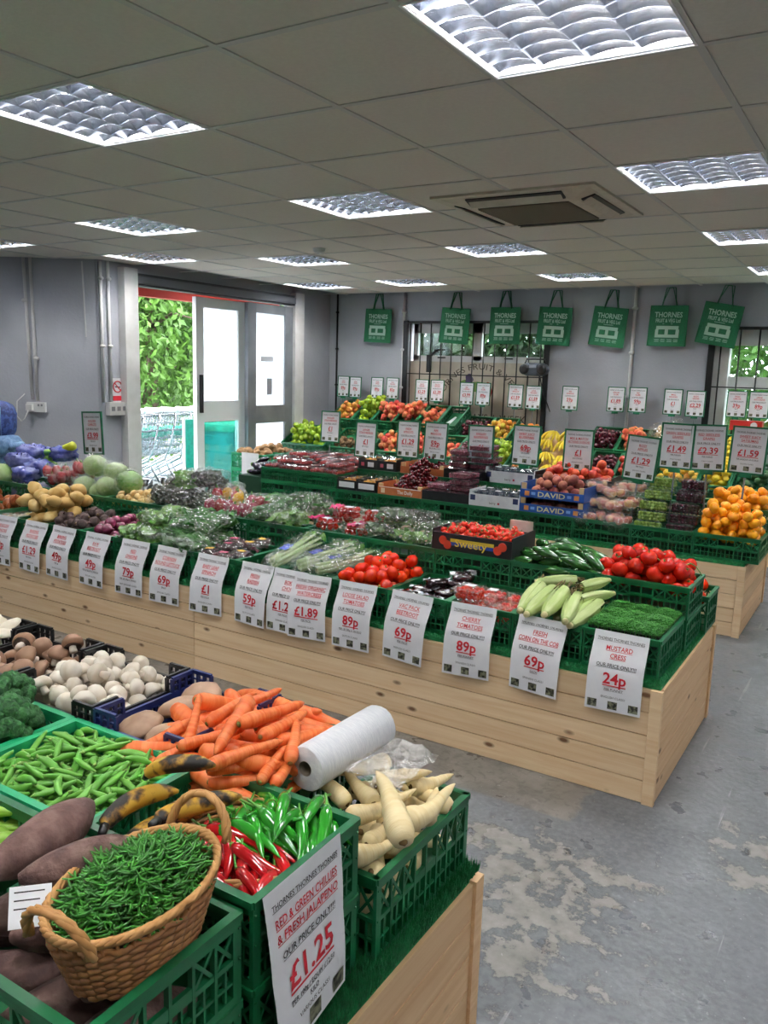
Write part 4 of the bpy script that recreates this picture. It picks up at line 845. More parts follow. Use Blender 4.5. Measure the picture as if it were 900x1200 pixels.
def punnet(key, name, cat, dims, r, m, loc, label, group, rz=0, rot=None, lid=True, lab=False, film_m=None):
    if key not in _pm:
        dx,dy,dz = dims; tr = MB(); k = .88
        V = [(-dx/2*k,-dy/2*k,0),(dx/2*k,-dy/2*k,0),(dx/2*k,dy/2*k,0),(-dx/2*k,dy/2*k,0),(-dx/2,-dy/2,dz),(dx/2,-dy/2,dz),(dx/2,dy/2,dz),(-dx/2,dy/2,dz)]
        tr.add(V,[(3,2,1,0),(0,1,5,4),(1,2,6,5),(2,3,7,6),(3,0,4,7)]); e = .006
        for s in (-1,1): tr.bounds(-dx/2-e,dx/2+e,s*dy/2-e,s*dy/2+e,dz-.004,dz); tr.bounds(s*dx/2-e,s*dx/2+e,-dy/2-e,dy/2+e,dz-.004,dz)
        fm = fruit_fill(0,(dx*.9,dy*.9,dz*.92),r,sum(map(ord,key))%97); ld = MB().add([(-dx/2,-dy/2,dz+.001),(dx/2,-dy/2,dz+.001),(dx/2,dy/2,dz+.001),(-dx/2,dy/2,dz+.001),(-dx*.4,-dy*.4,dz+.012),(dx*.4,-dy*.4,dz+.012),(dx*.4,dy*.4,dz+.012),(-dx*.4,dy*.4,dz+.012)],[(0,1,5,4),(1,2,6,5),(2,3,7,6),(3,0,4,7),(4,5,6,7)])
        _pm[key] = (tr.mesh('tray',False),fm.mesh('fruit'),ld.mesh('lid',False)); _pm[key][0].materials.append(film_m or TRAY); _pm[key][1].materials.append(m); _pm[key][2].materials.append(film_m or TRAY)
    t = thing(name,label,cat,loc,group=group,rot=rot or (0,0,rz)); a,b,c = _pm[key]; link('tray',a,None,t); stuff(link('fruit',b,None,t))
    if lid: link('lid',c,None,t)
    if lab: box_obj('sticker',M_paper,(-.022,.022,-.018,.018,dims[2]+.0125,dims[2]+.0135),t)
    return t
def carton(x0,x1,y0,y1,z0,h,label,m,name='fruit_carton',low=None,inner=None,art=None,posts=None,group=None):
    """open-topped fruit box: low front, art = list of (text, x, z, size, width, material, bold)"""
    t = thing(name,label,'box',((x0+x1)/2,(y0+y1)/2,z0),group=group); w_, d = x1-x0, y1-y0; lw = low or h
    box_obj('base',inner or m,(-w_/2+.004,w_/2-.004,-d/2+.004,d/2-.004,0,.006),t)
    fp = box_obj('front_panel',m,(-w_/2,w_/2,-d/2,-d/2+.006,0,lw),t); box_obj('back_panel',m,(-w_/2,w_/2,d/2-.006,d/2,0,lw),t)
    for s in (-1,1): a,b = sorted((s*w_/2,s*(w_/2-.006))); box_obj('side_panel',m,(a,b,-d/2+.006,d/2-.006,0,h),t)
    if posts:
        for sx in (-1,1):
            for sy in (-1,1): a,b = sorted((sx*(w_/2-.006),sx*(w_/2-.04))); c_,e = sorted((sy*(d/2-.0065),sy*(d/2-.025))); box_obj('corner_post',posts,(a,b,c_,e,0,h),t)
    for it in art or (): 
        if it[0] == 'rect': _,a,b,c_,e,mm = it; box_obj('print_patch',mm,(a,b,-d/2-.0012,-d/2-.0004,c_,e),fp)
        else: tx,x,z,sz,wd,mm,bo = it; l = MB(); put(l,tx,z,sz,width=wd,bold=bo,x=x); 
        if it[0] != 'rect':
            if x: pass
            l.v = [(p[0] if not x or not wd else p[0],-d/2-.002,p[2]) for p in l.v]; l.obj('print_lettering',mm,fp)
    return t
def crumple_sheet(sx, sy, seed, amp=.02, n=10):
    m = MB()
    for i in range(n+1):
        for j in range(n+1): u, v = i/n-.5, j/n-.5; p = Vector((u*5,v*5,seed)); m.v.append((u*sx*(1+.1*mnoise.noise(p)),v*sy*(1+.1*mnoise.noise(p+Vector((9,0,0)))),amp*(mnoise.noise(p)+.6*abs(mnoise.noise(p*2)))))
    m.f = [(i*(n+1)+j,(i+1)*(n+1)+j,(i+1)*(n+1)+j+1,i*(n+1)+j+1) for i in range(n) for j in range(n)]; return m
# leafy heads
def cabbage(loc, label, r, seed, m, group, film_on=True):
    t = thing('cabbage',label,'cabbage',loc,group=group,rot=(rng.uniform(-.5,.5),rng.uniform(-.5,.5),rng.uniform(0,6)))
    MB().blob(r*.95,r*.95,r*.86,18,12,amp=.12,freq=2,seed=seed).obj('heart',m,t,True)
    w_ = MB()
    for k in range(6):
        a = k*1.05+seed; e = Euler((0,0,a)).to_matrix(); V = []
        for i in range(6):
            for j in range(5): th = -1.2+i*.42; ph = (j-2)*.33; rr = r*(1.0+.03*math.sin(j*3+i*2+k)); V.append(e@Vector((rr*math.cos(th)*math.cos(ph),rr*math.cos(th)*math.sin(ph),rr*.9*math.sin(th))))
        w_.add(V,[(i*5+j,i*5+j+1,(i+1)*5+j+1,(i+1)*5+j) for i in range(5) for j in range(4)])
    w_.obj('outer_leaf',m,t,True); MB().tube([(0,0,-r*.7),(0,0,-r*1.02)],[.018,.014],9).obj('stalk',mat('cabbage_stalk','#b7a77e'),t,True)
    if film_on: pillow(r*1.04,r*1.04,r*.98,seed,.08,18,10,.8).obj('wrap',FILM,t,True)
    return t
M_cab = mat('cabbage_leaf','#8fb069','#b4cc93',rough=.5,scale=9,vary=.08); M_let = mat('lettuce_leaf','#5d9a3a','#8fc063',rough=.5,scale=14,vary=.08,transl=.15); M_spin = mat('spinach_leaf','#2f6b2a','#4c8c3e',rough=.45,scale=14,transl=.12); M_kale = mat('dark_leaf','#262b1f','#3d4630',rough=.5,scale=20); M_cress = mat('cress_leaf','#2f7a2b','#4f9c3f',rough=.5,scale=60); M_broc = mat('broccoli_floret','#1c4a23','#2f6631',rough=.8,scale=90,bump=.6); M_brst = mat('broccoli_stalk','#5f8f4a','#76a35e',rough=.6)
def broccoli(loc, rot, label, seed, sc=1, group='broccoli heads'):
    t = thing('broccoli',label,'broccoli',loc,rot=rot,group=group); t.scale = (sc,)*3; fl = MB(); r_ = random.Random(seed)
    for k in range(46):
        u = r_.random(); a = r_.uniform(0,6.28); th = math.acos(1-u*.95); d = Vector((math.sin(th)*math.cos(a),math.sin(th)*math.sin(a),math.cos(th))); c_ = d*.05; c_.z *= .75; fl.blob(.0165,.0165,.0145,9,6,amp=.5,freq=4,seed=k+seed,c=tuple(c_))
    fl.blob(.05,.05,.036,12,8,amp=.2,seed=seed); fl.obj('florets',M_broc,t,True)
    MB().tube([(0,0,.0),(0,0,-.03),(.003,0,-.075)],[.03,.018,.016],10).obj('stalk',M_brst,t,True); return t
def corn(loc, rot, label, seed, group='corn cobs in husk'):
    t = thing('corn_cob',label,'corn cob',loc,rot=rot,group=group); r_ = random.Random(seed)
    MB().tube([(-.1,0,0),(-.08,0,0),(-.03,0,0),(.03,0,0),(.075,0,0),(.1,0,0),(.112,0,0)],[.012,.024,.029,.028,.022,.015,.013],12).obj('husk',mat('corn_husk','#a9bf72','#c6d596',rough=.5,scale=4,stretch=(1,12,12),vary=.08),t,True)
    h = MB()
    for k in range(5):
        a = k*1.26+r_.uniform(-.2,.2); e = Euler((a,0,0)).to_matrix(); V = []
        for i in range(6):
            x = .105-i*.042; rr = (.0145,.024,.0295,.031,.030,.026)[i]
            for j in (-1,0,1): ph = j*.5; V.append(e@Vector((x,rr*math.sin(ph)*1.1,rr*math.cos(ph)*1.05)))
        h.add(V,[(i*3+j,i*3+j+1,(i+1)*3+j+1,(i+1)*3+j) for i in range(5) for j in (0,1)])
    h.obj('husk_leaf',MATS['corn_husk'],t,True); MB().tube([(.105,0,0),(.122,.001,0)],[.0125,.011],10).obj('stalk_end',mat('corn_stalk','#d8cf9a'),t,True)
    s = MB()
    for k in range(16): a = r_.uniform(0,6.28); s.tube([(-.085,.008*math.cos(a),.008*math.sin(a)),(-.115,.016*math.cos(a),.016*math.sin(a)),(-.135-.02*r_.random(),.03*math.cos(a),.02*math.sin(a)-.01)],.0022,4)
    s.obj('silk',mat('corn_silk','#5a4a2a','#6f6134',rough=.8),t,True); return t
M_ban = mat('banana_skin','#d9be2c','#e3cd48',rough=.45,scale=8,vary=.06,c3='#cdb022'); M_bang = mat('banana_green','#8f9c34',rough=.5)
def banana_me():
    p = []; ra = []; n = 12
    for i in range(n+1): t = i/n; a = t*1.25; p.append((.02+.12*math.sin(a),0,-.12*(1-math.cos(a))*1.1-.06*t)); ra.append(.0165*(.45 if t < .1 else 1)*(1-max(0,(t-.85)/.15)*.75))
    m = MB().tube(p,ra,7).mesh('banana'); m.materials.append(M_ban); return m
BAN = banana_me()
def bananas(loc, rot, label, n=6):
    t = thing('banana_bunch',label,'bananas',loc,rot=rot,group='banana bunches')
    for i in range(n): link('banana',BAN,None,t,(0,0,0),(0,R(-8*(i%2)),R(-50+100*i/(n-1))))
    MB().tube([(-.02,0,.012),(.02,0,.0)],[.016,.012],8).obj('crown',M_bang,t,True); return t

def lay(K, L0, a, b, label, group, roll=None, i=None):
    """lay a long piece from its thick end a to its thin end b (pixel x, pixel y, height)"""
    A, B = at(*a), at(*b); d = B-A; s = min(1.35,max(.7,d.length/L0)); me = K['mes']
    return spawn(K,(A+B)/2,(rng.uniform(0,6.28) if roll is None else roll,-math.atan2(d.z,math.hypot(d.x,d.y)),math.atan2(d.y,d.x)),label,group,s)
# ================================================================== FOREGROUND DISPLAY
TZ = SH+.018
def stack2(x0,x1,y0,y1,top,what,below=True,h=.152,col='green',**k):
    if below: crate(x0,x1,y0,y1,TZ,top-h-TZ-.002,'lower green crate under the crate of '+what,col,fill=0)
    return crate(x0,x1,y0,y1,top-h,h,'green crate of '+what,col,**k)
crate(-.975,-.735,1.21,1.61,TZ,.18,'green lattice crate of parsnips at the end of the foreground stand',fill=.25)
stack2(-1.155,-.758,.88,1.18,.795,'red and green chillies',fill=.3)
stack2(-1.165,-.772,.572,.872,.782,'sweet potatoes',fill=.3)
stack2(-1.56,-1.17,.572,.872,.782,'broad beans',fill=.5)
stack2(-1.56,-1.165,.88,1.18,.785,'pea pods',fill=.5,col='teal')
stack2(-1.96,-1.565,.88,1.18,.785,'broccoli',fill=.4,col='teal')
stack2(-1.205,-.985,1.19,1.50,.785,'carrots',fill=.4)
crate(-1.515,-1.21,1.19,1.515,TZ,.15,'lower black crate under the flat mushrooms','black',fill=0); crate(-1.515,-1.21,1.19,1.515,.63,.15,'dark blue crate of large flat mushrooms','blue','grid',fill=.45)
for x0,x1,l in ((-1.855,-1.52,'white button mushrooms'),(-2.165,-1.86,'brown chestnut mushrooms'),(-2.5,-2.17,'pale oyster mushrooms')):
    crate(x0,x1,1.19,1.515,TZ,.15,'lower black crate under the '+l,'black',fill=0); crate(x0,x1,1.19,1.515,.63,.15,'black crate of '+l,'black','grid',fill=.45)
heap(K_pars,(-.965,-.75,1.225,1.6),.53,22,'pale tapering parsnip low in the green crate at the stand end','parsnips in the crate',yaw=75,spread=50,mound=.03,cand=60,over=.008,top=.64,sc=(.68,.88))
for i_,(A_,B_,l) in enumerate((((447,893,.73),(395,903,.74),'parsnip lying beside the roll of bags'),((437,922,.74),(509,903,.74),'parsnip at the back pointing right'),((483,922,.71),(530,908,.70),'thin-tailed parsnip at the back right corner'),((477,960,.73),(531,921,.73),'broad parsnip aimed at the far right corner'),((472,985,.76),(441,905,.79),'slender parsnip lying on top, tip away from us'),((412,955,.72),(482,927,.745),'fat parsnip across the middle'),((432,935,.735),(404,902,.74),'parsnip with its cut end facing us'),((432,988,.69),(468,955,.69),'stubby parsnip near the chilli crate'),((418,1002,.69),(462,985,.68),'lowest parsnip at the front corner with dark crown'),((497,962,.70),(512,922,.70),'parsnip against the outer side of the crate'),((512,940,.68),(478,925,.70),'parsnip in the outer back corner'),((385,928,.73),(365,915,.74),'parsnip half hidden behind the chillies'))): lay(K_pars,.21,A_,B_,l,'parsnips on top')
heap(K_carrot,(-1.36,-.985,1.15,1.52),.735,60,'orange carrot in the heap beside the bag roll','loose carrots',yaw=35,spread=60,mound=.10,cand=34,centre=(-1.12,1.34),over=.03,top=.80,sc=(1,1.25))
for A_,B_,l in (((222,868,.81),(232,822,.87),'carrot standing up at the left of the heap'),((291,819,.88),(250,884,.84),'long carrot lying over the left of the heap'),((240,850,.83),(303,811,.86),'carrot behind the long one'),((286,847,.87),(350,826,.85),'carrot across the top of the heap'),((308,862,.86),(357,835,.85),'carrot below the top one'),((324,868,.84),(386,852,.82),'carrot pointing at the roll of bags'),((250,896,.85),(326,870,.85),'fat bright carrot at the front'),((220,872,.82),(276,858,.83),'pale carrot at the left front'),((256,902,.82),(316,895,.82),'thin carrot along the front'),((306,914,.81),(334,876,.83),'carrot pointing forward at the front right'),((340,895,.82),(347,842,.85),'carrot lying away from us near the roll'),((286,829,.86),(322,812,.87),'stubby carrot at the top of the heap'),((262,915,.80),(318,910,.80),'lowest carrot at the front rim'),((322,918,.80),(345,880,.82),'carrot squeezed beside the roll of bags'),((205,885,.79),(240,868,.81),'carrot at the far left front of the heap')): lay(K_carrot,.19,A_,B_,l,'carrots on top')
pl_ = Pile(); heap(K_chr,(-1.1,-.765,.885,1.06),.755,30,'glossy red chilli in the chilli crate','red chillies',yaw=-25,spread=45,mound=.05,pile=pl_,centre=(-.9,.95),cand=22,over=.01)
heap(K_chg,(-1.06,-.76,1.0,1.19),.75,36,'glossy green chilli in the chilli crate','green chillies',yaw=-35,spread=40,mound=.12,pile=pl_,centre=(-.88,1.09),cand=24,over=.012)
heap(K_swpot,(-1.17,-.78,.58,.87),.64,9,'dusky purple sweet potato in the corner crate','sweet potatoes',yaw=60,spread=35,mound=.04,centre=(-1.08,.78),cand=26,over=.02,top=.77)
for A_,B_,l in (((-25,1028,.85),(108,940,.85),'long sweet potato lying on top, nearer the beans'),((22,1030,.86),(152,985,.865),'curved sweet potato lying on top behind the basket'),((60,1075,.82),(140,1015,.83),'sweet potato half under the basket')): lay(K_swpot,.25,A_,B_,l,'sweet potatoes',0)
heap(K_pea,(-1.55,-1.175,.89,1.175),.745,205,'green pea pod in the heap of pods','pea pods',mound=.05,cand=7,sc=(.8,1.05),bare=False)
heap(K_bean,(-1.56,-1.2,.58,.9),.72,30,'pale green broad bean pod beside the peas','broad bean pods',yaw=35,spread=35,mound=.05,cand=10,sc=(.9,1.2))
for loc,l,sd_ in (((-1.64,1.06,.80),'broccoli head nearest the pea pods',1),((-1.74,.98,.82),'broccoli head at the front of its crate',2),((-1.72,1.11,.825),'broccoli head on top of the crate',3),((-1.85,1.07,.80),'broccoli head at the left edge of the picture',4),((-1.85,.96,.79),'broccoli head at the far left front',5),((-1.66,.95,.78),'small broccoli head low at the front',6)): broccoli(loc,(rng.uniform(-.3,.3),rng.uniform(-.3,.3),sd_),l,sd_,1.15)
for A_,B_,r_,l in (((118,968,.83),(208,925,.83),.3,'black-spotted plantain lying against the sweet potatoes'),((180,962,.84),(283,932,.84),-.2,'mostly black plantain beside the chillies'),((180,905,.87),(242,897,.90),2.2,'blackened plantain curving upwards by the pea pods'),((150,985,.80),(235,955,.80),0,'yellow-green plantain at the bottom of the pile')): lay(K_plantain,.21,A_,B_,l,'plantains',r_)
heap(K_wm,(-1.845,-1.53,1.2,1.505),.71,66,'white button mushroom in its black crate','white mushrooms',mound=.02,cand=12)
heap(K_cm,(-2.155,-1.87,1.2,1.505),.70,30,'brown chestnut mushroom in its black crate','chestnut mushrooms',mound=.0,cand=12,sc=(.95,1.3))
heap(K_fm,(-1.505,-1.22,1.2,1.505),.70,11,'large flat brown mushroom in the blue crate','flat mushrooms',mound=.0,cand=16)
M_oys = mat('oyster_mushroom','#cfc4b0','#e2dac9',rough=.7,scale=16)
for i,(x,y) in enumerate(((-2.25,1.28),(-2.38,1.34),(-2.27,1.43),(-2.42,1.46))):
    t = thing('oyster_mushroom',['pale oyster mushroom cluster nearest the chestnut mushrooms','pale oyster mushroom cluster at the left edge','pale oyster mushroom cluster at the back of its crate','pale oyster mushroom cluster at the back left'][i],'mushroom',(x,y,.77),rz=i*1.7,group='oyster mushrooms')
    for k in range(6): e = Euler((rng.uniform(-.5,.5),rng.uniform(-.5,.5),k)); c_ = cap(.045,.014,k); c_.v = [tuple(e.to_matrix()@Vector(v)+Vector((.045*math.cos(k*1.05),.04*math.sin(k*1.05),.008*k))) for v in c_.v]; c_.obj('cap',M_oys,t,True)
    MB().tube([(0,0,-.06),(0,0,0)],[.03,.02],8).obj('stem',M_mst,t,True)
# roll of clear bags lying between carrots and parsnips
M_poly = mat('polythene_roll','#dfe2ea','#eef0f5',rough=.3,scale=40,stretch=(1,12,1),bump=.3); a = Vector((-.955,1.27,.80)); b = Vector((-.945,1.54,.80))
rl = thing('bag_roll','roll of thin clear plastic bags lying across the carrots and parsnips','bag roll',a-Vector((0,0,.05)))
d_ = b-a; r1_ = MB(); seg = 22; u_ = Vector((0,0,1)); s_ = d_.normalized().cross(u_)
for z_,rr in ((0,.016),(0,.046),(.004,.048),(.996,.048),(1,.046),(1,.016)):
    for k in range(seg): an = 2*math.pi*k/seg; r1_.v.append(tuple(d_*z_+Vector((0,0,.05))+(s_*math.cos(an)+u_*math.sin(an))*rr*(1+.015*math.sin(5*an+z_*9))))
r1_.f = [(i*seg+k,i*seg+(k+1)%seg,(i+1)*seg+(k+1)%seg,(i+1)*seg+k) for i in range(5) for k in range(seg)]; r1_.obj('roll',M_poly,rl,True)
MB().tube([Vector((0,0,.05))-d_*.002,Vector((0,0,.05))+d_*1.002],.0165,16,cap=False).obj('core',mat('card_core','#7d7468',rough=.9),rl,True)
lo_ = crumple_sheet(.16,.2,4,.03); lo_.v = [(x+.09,y+.17,z+.035-.12*max(0,x+.05)) for x,y,z in lo_.v]; lo_.obj('loose_bag',film('loose_poly','#ffffff',clear=.62,rough=.2,scale=25),rl,True)
# wicker basket of samphire
bc_ = Vector((-.872,.752,.755)); bk = thing('wicker_basket','oval brown wicker basket heaped with green samphire','basket',bc_,rz=R(8))
M_wick = mat('wicker','#8a5a30','#a8743f',rough=.6,scale=30,vary=.0,c3='#96653a'); M_wick2 = mat('wicker_rim','#b98a52','#a3733f',rough=.6,scale=30)
BX, BY, BH = .098, .148, .112
def oval(t, z, k=1): f = .72+.28*(z/BH); return Vector((BX*f*k*math.cos(t),BY*f*k*math.sin(t),z))
wv = MB(); nst = 36; rows = 14
for r_ in range(rows):
    z = .006+r_*(BH-.02)/rows; pts = [oval(2*math.pi*i/(nst*2),z,1+(.035 if (i+ (r_%2)*2)%4 < 2 else -.02)) for i in range(nst*2)]; wv.tube(pts,.0048,5,closed=True)
wv.obj('weave',M_wick,bk,True)
sk = MB()
for i in range(nst): t_ = 2*math.pi*i/nst; sk.tube([oval(t_,.002),oval(t_,BH)],.003,5)
sk.obj('stakes',M_wick,bk,True); bb_ = MB(); bb_.add([tuple(oval(2*math.pi*i/24,.004)) for i in range(24)]+[(0,0,.004)],[(i,(i+1)%24,24) for i in range(24)]); bb_.obj('base',M_wick,bk)
rm = MB()
for q_ in range(4): rm.tube([oval(2*math.pi*i/60,BH+.004*math.sin(i*1.3+q_*1.57),1.0+.022*math.cos(i*1.3+q_*1.57)) for i in range(60)],.0048,5,closed=True)
rm.obj('rim',M_wick2,bk,True)
for s in (-1,1):
    hd_ = MB()
    for q_ in range(3): hd_.tube([Vector((.055*math.cos(math.pi*i/14)+.004*math.cos(i*1.2+q_*2.1),s*(BY+.004*math.sin(i*1.2+q_*2.1)+.018*math.sin(math.pi*i/14)),BH-.005+.062*math.sin(math.pi*i/14))) for i in range(15)],.005,6)
    hd_.obj('handle',M_wick2,bk,True)
rs = random.Random(3); sm = MB()
MB_ = 0
for i in range(1700):
    a_ = rs.uniform(0,6.28); q_ = math.sqrt(rs.random()); x, y = BX*.84*q_*math.cos(a_), BY*.86*q_*math.sin(a_); z = BH-.012+.042*(1-q_*q_)+rs.uniform(-.012,.012); h_ = rs.uniform(0,6.28); l = rs.uniform(.012,.028); dz = rs.uniform(-.35,.35)
    d_ = Vector((math.cos(h_),math.sin(h_),dz)).normalized()*l; p0 = Vector((x,y,z)); side = Vector((-d_.y,d_.x,rs.uniform(-.01,.015)))*.45
    sm.tube([p0,p0+d_*.6,p0+d_+Vector((0,0,.004))],[.0021,.0022,.0012],4); 
    if i%2: sm.tube([p0+d_*.5,p0+d_*.9+side],[.0018,.001],4)
sam = tag(sm.obj('samphire',mat('samphire_green','#235f18','#3f8a2a',rough=.35,scale=50),None,True),'heap of fine green samphire sprigs in the wicker basket','samphire',kind='stuff'); sam.location = bc_; sam.rotation_euler = (0,0,R(8))
cd_ = thing('product_card','small laminated card tucked into the wicker basket','card',(-.955,.635,.872),rot=(R(-48),R(8),R(58))); cd_.scale = (.62,.62,.62); box_obj('card',M_paper,(-.045,.045,-.001,.001,-.06,.03),cd_); t_ = MB()
for k in range(3): t_.add([(-.035,-.002,.015-k*.018),(.03-.01*(k%2),-.002,.015-k*.018),(.03-.01*(k%2),-.002,.018-k*.018),(-.035,-.002,.018-k*.018)],[(0,1,2,3)])
t_.obj('card_print',M_ink,cd_)
# wicker edge of the chilli basket
cw = thing('chilli_basket','wicker basket edge showing behind the green chillies','basket',(-.915,1.04,.675)); wk = MB()
for q_ in range(3): wk.tube([Vector((.145*math.cos(t)+.004*math.cos(i*1.3+q_*2.1),.128*math.sin(t),.098+.004*math.sin(i*1.3+q_*2.1))) for i,t in enumerate([2*math.pi*k/44 for k in range(44)])],.0045,5,closed=True)
wk.obj('rim',M_wick2,cw,True); ws = MB()
for r_ in range(8): ws.tube([Vector(((.12+.025*r_/8)*math.cos(2*math.pi*k/40),(.103+.025*r_/8)*math.sin(2*math.pi*k/40),.005+.0115*r_)) for k in range(40)],.005,5,closed=True)
ws.obj('weave',M_wick,cw,True)
price_sheet((-.752,1.0,.805),(0,R(-2),R(90)),'RED & GREEN CHILLIES|& FRESH JALAPENO','£1.25','PER 100g / EQUIV £12.50|KILO','VARIOUS CLASS1','large white price sheet reading £1.25 for chillies in the foreground',curl=.035,twist=.1)
es = thing('price_sheet','blank back of a curled price sheet at the lower left edge','price sign',(-1.02,.50,.80)); s_ = MB()
for i in range(9):
    for z in (-.3,0): s_.v.append((.0+.02*math.sin(i/8*3),-.1+.025*i,z))
s_.f = [(2*i,2*i+1,2*i+3,2*i+2) for i in range(8)]; s_.obj('sheet',M_paper,es,True)

# ================================================================== MIDDLE DISPLAY
FZ = TZ; FT = .63; XR = -.655; PW = .3045
def col(i): return XR-PW*(i+1), XR-PW*i
front = ['mustard cress','corn cobs','cherry tomato punnets','vacuum packed beetroot','loose salad tomatoes','bagged watercress','bagged bok choi','bagged radishes','bagged spinach','bagged round lettuce','red onions','raw beetroot','baking potatoes','potatoes in packs','brown onions','large onions at the left edge']
for i,n in enumerate(front): x0,x1 = col(i); crate(x0,x1,3.09,3.49,FZ,FT-FZ,'green lattice crate of %s in the front row'%n,fill=.4)
S = [(-.80,'MUSTARD|CRESS','24p','PER PUNNET','ENGLISH CLASS1','24p for mustard cress'),(-1.12,'FRESH|CORN ON THE COB','69p','EACH','SPANISH CLASS1','69p for corn on the cob'),(-1.43,'CHERRY|TOMATOES','89p','PER PUNNET','SPANISH CLASS1','89p for cherry tomatoes'),(-1.73,'VAC PACK|BEETROOT','69p','PER PACK','FRENCH CLASS1','69p for packed beetroot'),(-2.02,'LOOSE SALAD|TOMATOES','89p','PER LB 100g £1.96 KILO','DUTCH CLASS1','89p for loose salad tomatoes'),(-2.27,'FRESH ORGANIC|WATERCRESS','£1.89','PER PACK','ENGLISH CLASS1','£1.89 for watercress'),(-2.41,'BOK|CHOI','£1.29','PER PACK','SPANISH CLASS1','£1.29 for bok choi, half covered by its neighbour'),(-2.62,'FRESH|RADISH','59p','PER PACK','DUTCH CLASS1','59p for radishes'),(-2.92,'BABY LEAF|SPINACH','£1','PER PACK','ENGLISH CLASS1','£1 for spinach'),(-3.22,'CORNISH|ROUND LETTUCE','69p','EACH','ENGLISH CLASS1','69p for round lettuce'),(-3.50,'RED|ONIONS','79p','PER LB 100g £1.74 KILO','NEW ZEALAND CLASS1','79p for red onions'),(-3.81,'RAW|BEETROOT','49p','PER LB EQUIV £1.08 KILO','ENGLISH CLASS1','49p for raw beetroot'),(-4.11,'BAKING|POTATOES','49p','PER LB','ENGLISH CLASS1','49p for baking potatoes'),(-4.37,'BAKING|POTATOES','£1.29','PER PACK','ENGLISH CLASS1','£1.29 for packs of potatoes'),(-4.67,'ENGLISH|ONIONS','79p','PER LB','ENGLISH CLASS1','79p for onions at the left edge')]
for k,(x,pr,p,u,c_,l) in enumerate(S): price_sheet((x,3.078-(.012 if k == 5 else 0),FT+.012),(0,R(rng.uniform(-2,2)),R(rng.uniform(-2,2))),pr,p,u,c_,'white price sheet reading '+l,curl=.014+.012*rng.random(),twist=rng.uniform(-.1,.1),reach=.056)
def inside(i, m=.012): x0,x1 = col(i); return (x0+m,x1-m,3.105,3.475)
# cress: nine black punnets with green tops
x0,x1,y0,y1 = inside(0)
cr_me = None
for r_ in range(3):
    for c_ in range(3):
        t = thing('cress_punnet','black punnet of mustard cress in the %s row, %s of three'%(['front','middle','back'][r_],['left','middle','right'][c_]),'cress punnet',(x0+(c_+.5)*(x1-x0)/3,y0+(r_+.5)*(y1-y0)/3,FZ+.108),group='mustard cress punnets')
        if cr_me is None:
            pm = MB().add([(-.036,-.045,0),(.036,-.045,0),(.036,.045,0),(-.036,.045,0),(-.044,-.057,.055),(.044,-.057,.055),(.044,.057,.055),(-.044,.057,.055)],[(3,2,1,0),(0,1,5,4),(1,2,6,5),(2,3,7,6),(3,0,4,7),(4,5,6,7)]).mesh('punnet',False); pm.materials.append(M_black); cm = MB(); rr = random.Random(5)
            for k in range(420):
                x, y = rr.uniform(-.046,.046), rr.uniform(-.06,.06); z = .055+.028*math.cos(x*25)*math.cos(y*20)+rr.uniform(-.006,.008); a_ = rr.uniform(0,6.28); s = rr.uniform(.004,.0065)
                cm.tube([(x,y,.05),(x,y,z)],.0007,3,cap=False)
                for q_ in (0,1.6,3.1): ca,sa = math.cos(a_+q_),math.sin(a_+q_); cm.add([(x,y,z),(x+s*ca-s*.4*sa,y+s*sa+s*.4*ca,z+.002),(x+s*1.5*ca,y+s*1.5*sa,z+.001),(x+s*ca+s*.4*sa,y+s*sa-s*.4*ca,z+.002)],[(0,1,2,3)])
            cr_me = cm.mesh('sprouts'); cr_me.materials.append(M_cress)
        link('punnet',pm,None,t); stuff(link('sprouts',cr_me,None,t,rot=(0,0,0 if (r_+c_)%2 else math.pi)))
# corn
for i,(A_,B_,l) in enumerate((((634,687,.70),(610,715,.655),'corn cob in husk at the left of the front row'),((650,691,.705),(617,720,.655),'second corn cob from the left in the front row'),((664,689,.71),(635,724,.66),'middle corn cob pointing forward'),((678,697,.70),(661,731,.66),'corn cob fourth in the front row'),((702,706,.68),(668,733,.64),'pale corn cob beside the cress'),((682,703,.70),(716,696,.71),'corn cob lying crosswise at the back'),((680,689,.74),(713,680,.75),'topmost corn cob of the heap'),((672,680,.73),(634,681,.72),'corn cob lying across the back left'),((668,700,.64),(650,728,.62),'corn cob low in the middle'),((640,684,.66),(622,700,.64),'corn cob low at the back left'))):
    A, B = at(*A_), at(*B_); d = B-A; o_ = corn((A+B)/2,(rng.uniform(0,6),-math.atan2(d.z,math.hypot(d.x,d.y)),math.atan2(d.y,d.x)),l,i); o_.scale = (min(1.15,max(.8,d.length/.22)),)*3
# cherry tomato punnets
x0,x1,y0,y1 = inside(2); n_ = 0
for k,(px_,py_,z) in enumerate(((.06,.05,.575),(.19,.05,.565),(.06,.15,.57),(.2,.15,.56),(.07,.26,.575),(.2,.27,.57),(.05,.06,.635))):
    t = punnet('ctom','tomato_punnet','punnet',(.125,.095,.05),.014,MATS['cherry_tomato_skin'],(x0+px_+.01,y0+py_+.01,z),'clear film-covered punnet of cherry tomatoes in the front row','cherry tomato punnets',rz=R(rng.uniform(-8,8)),lab=(k%2==0),film_m=FILM2)
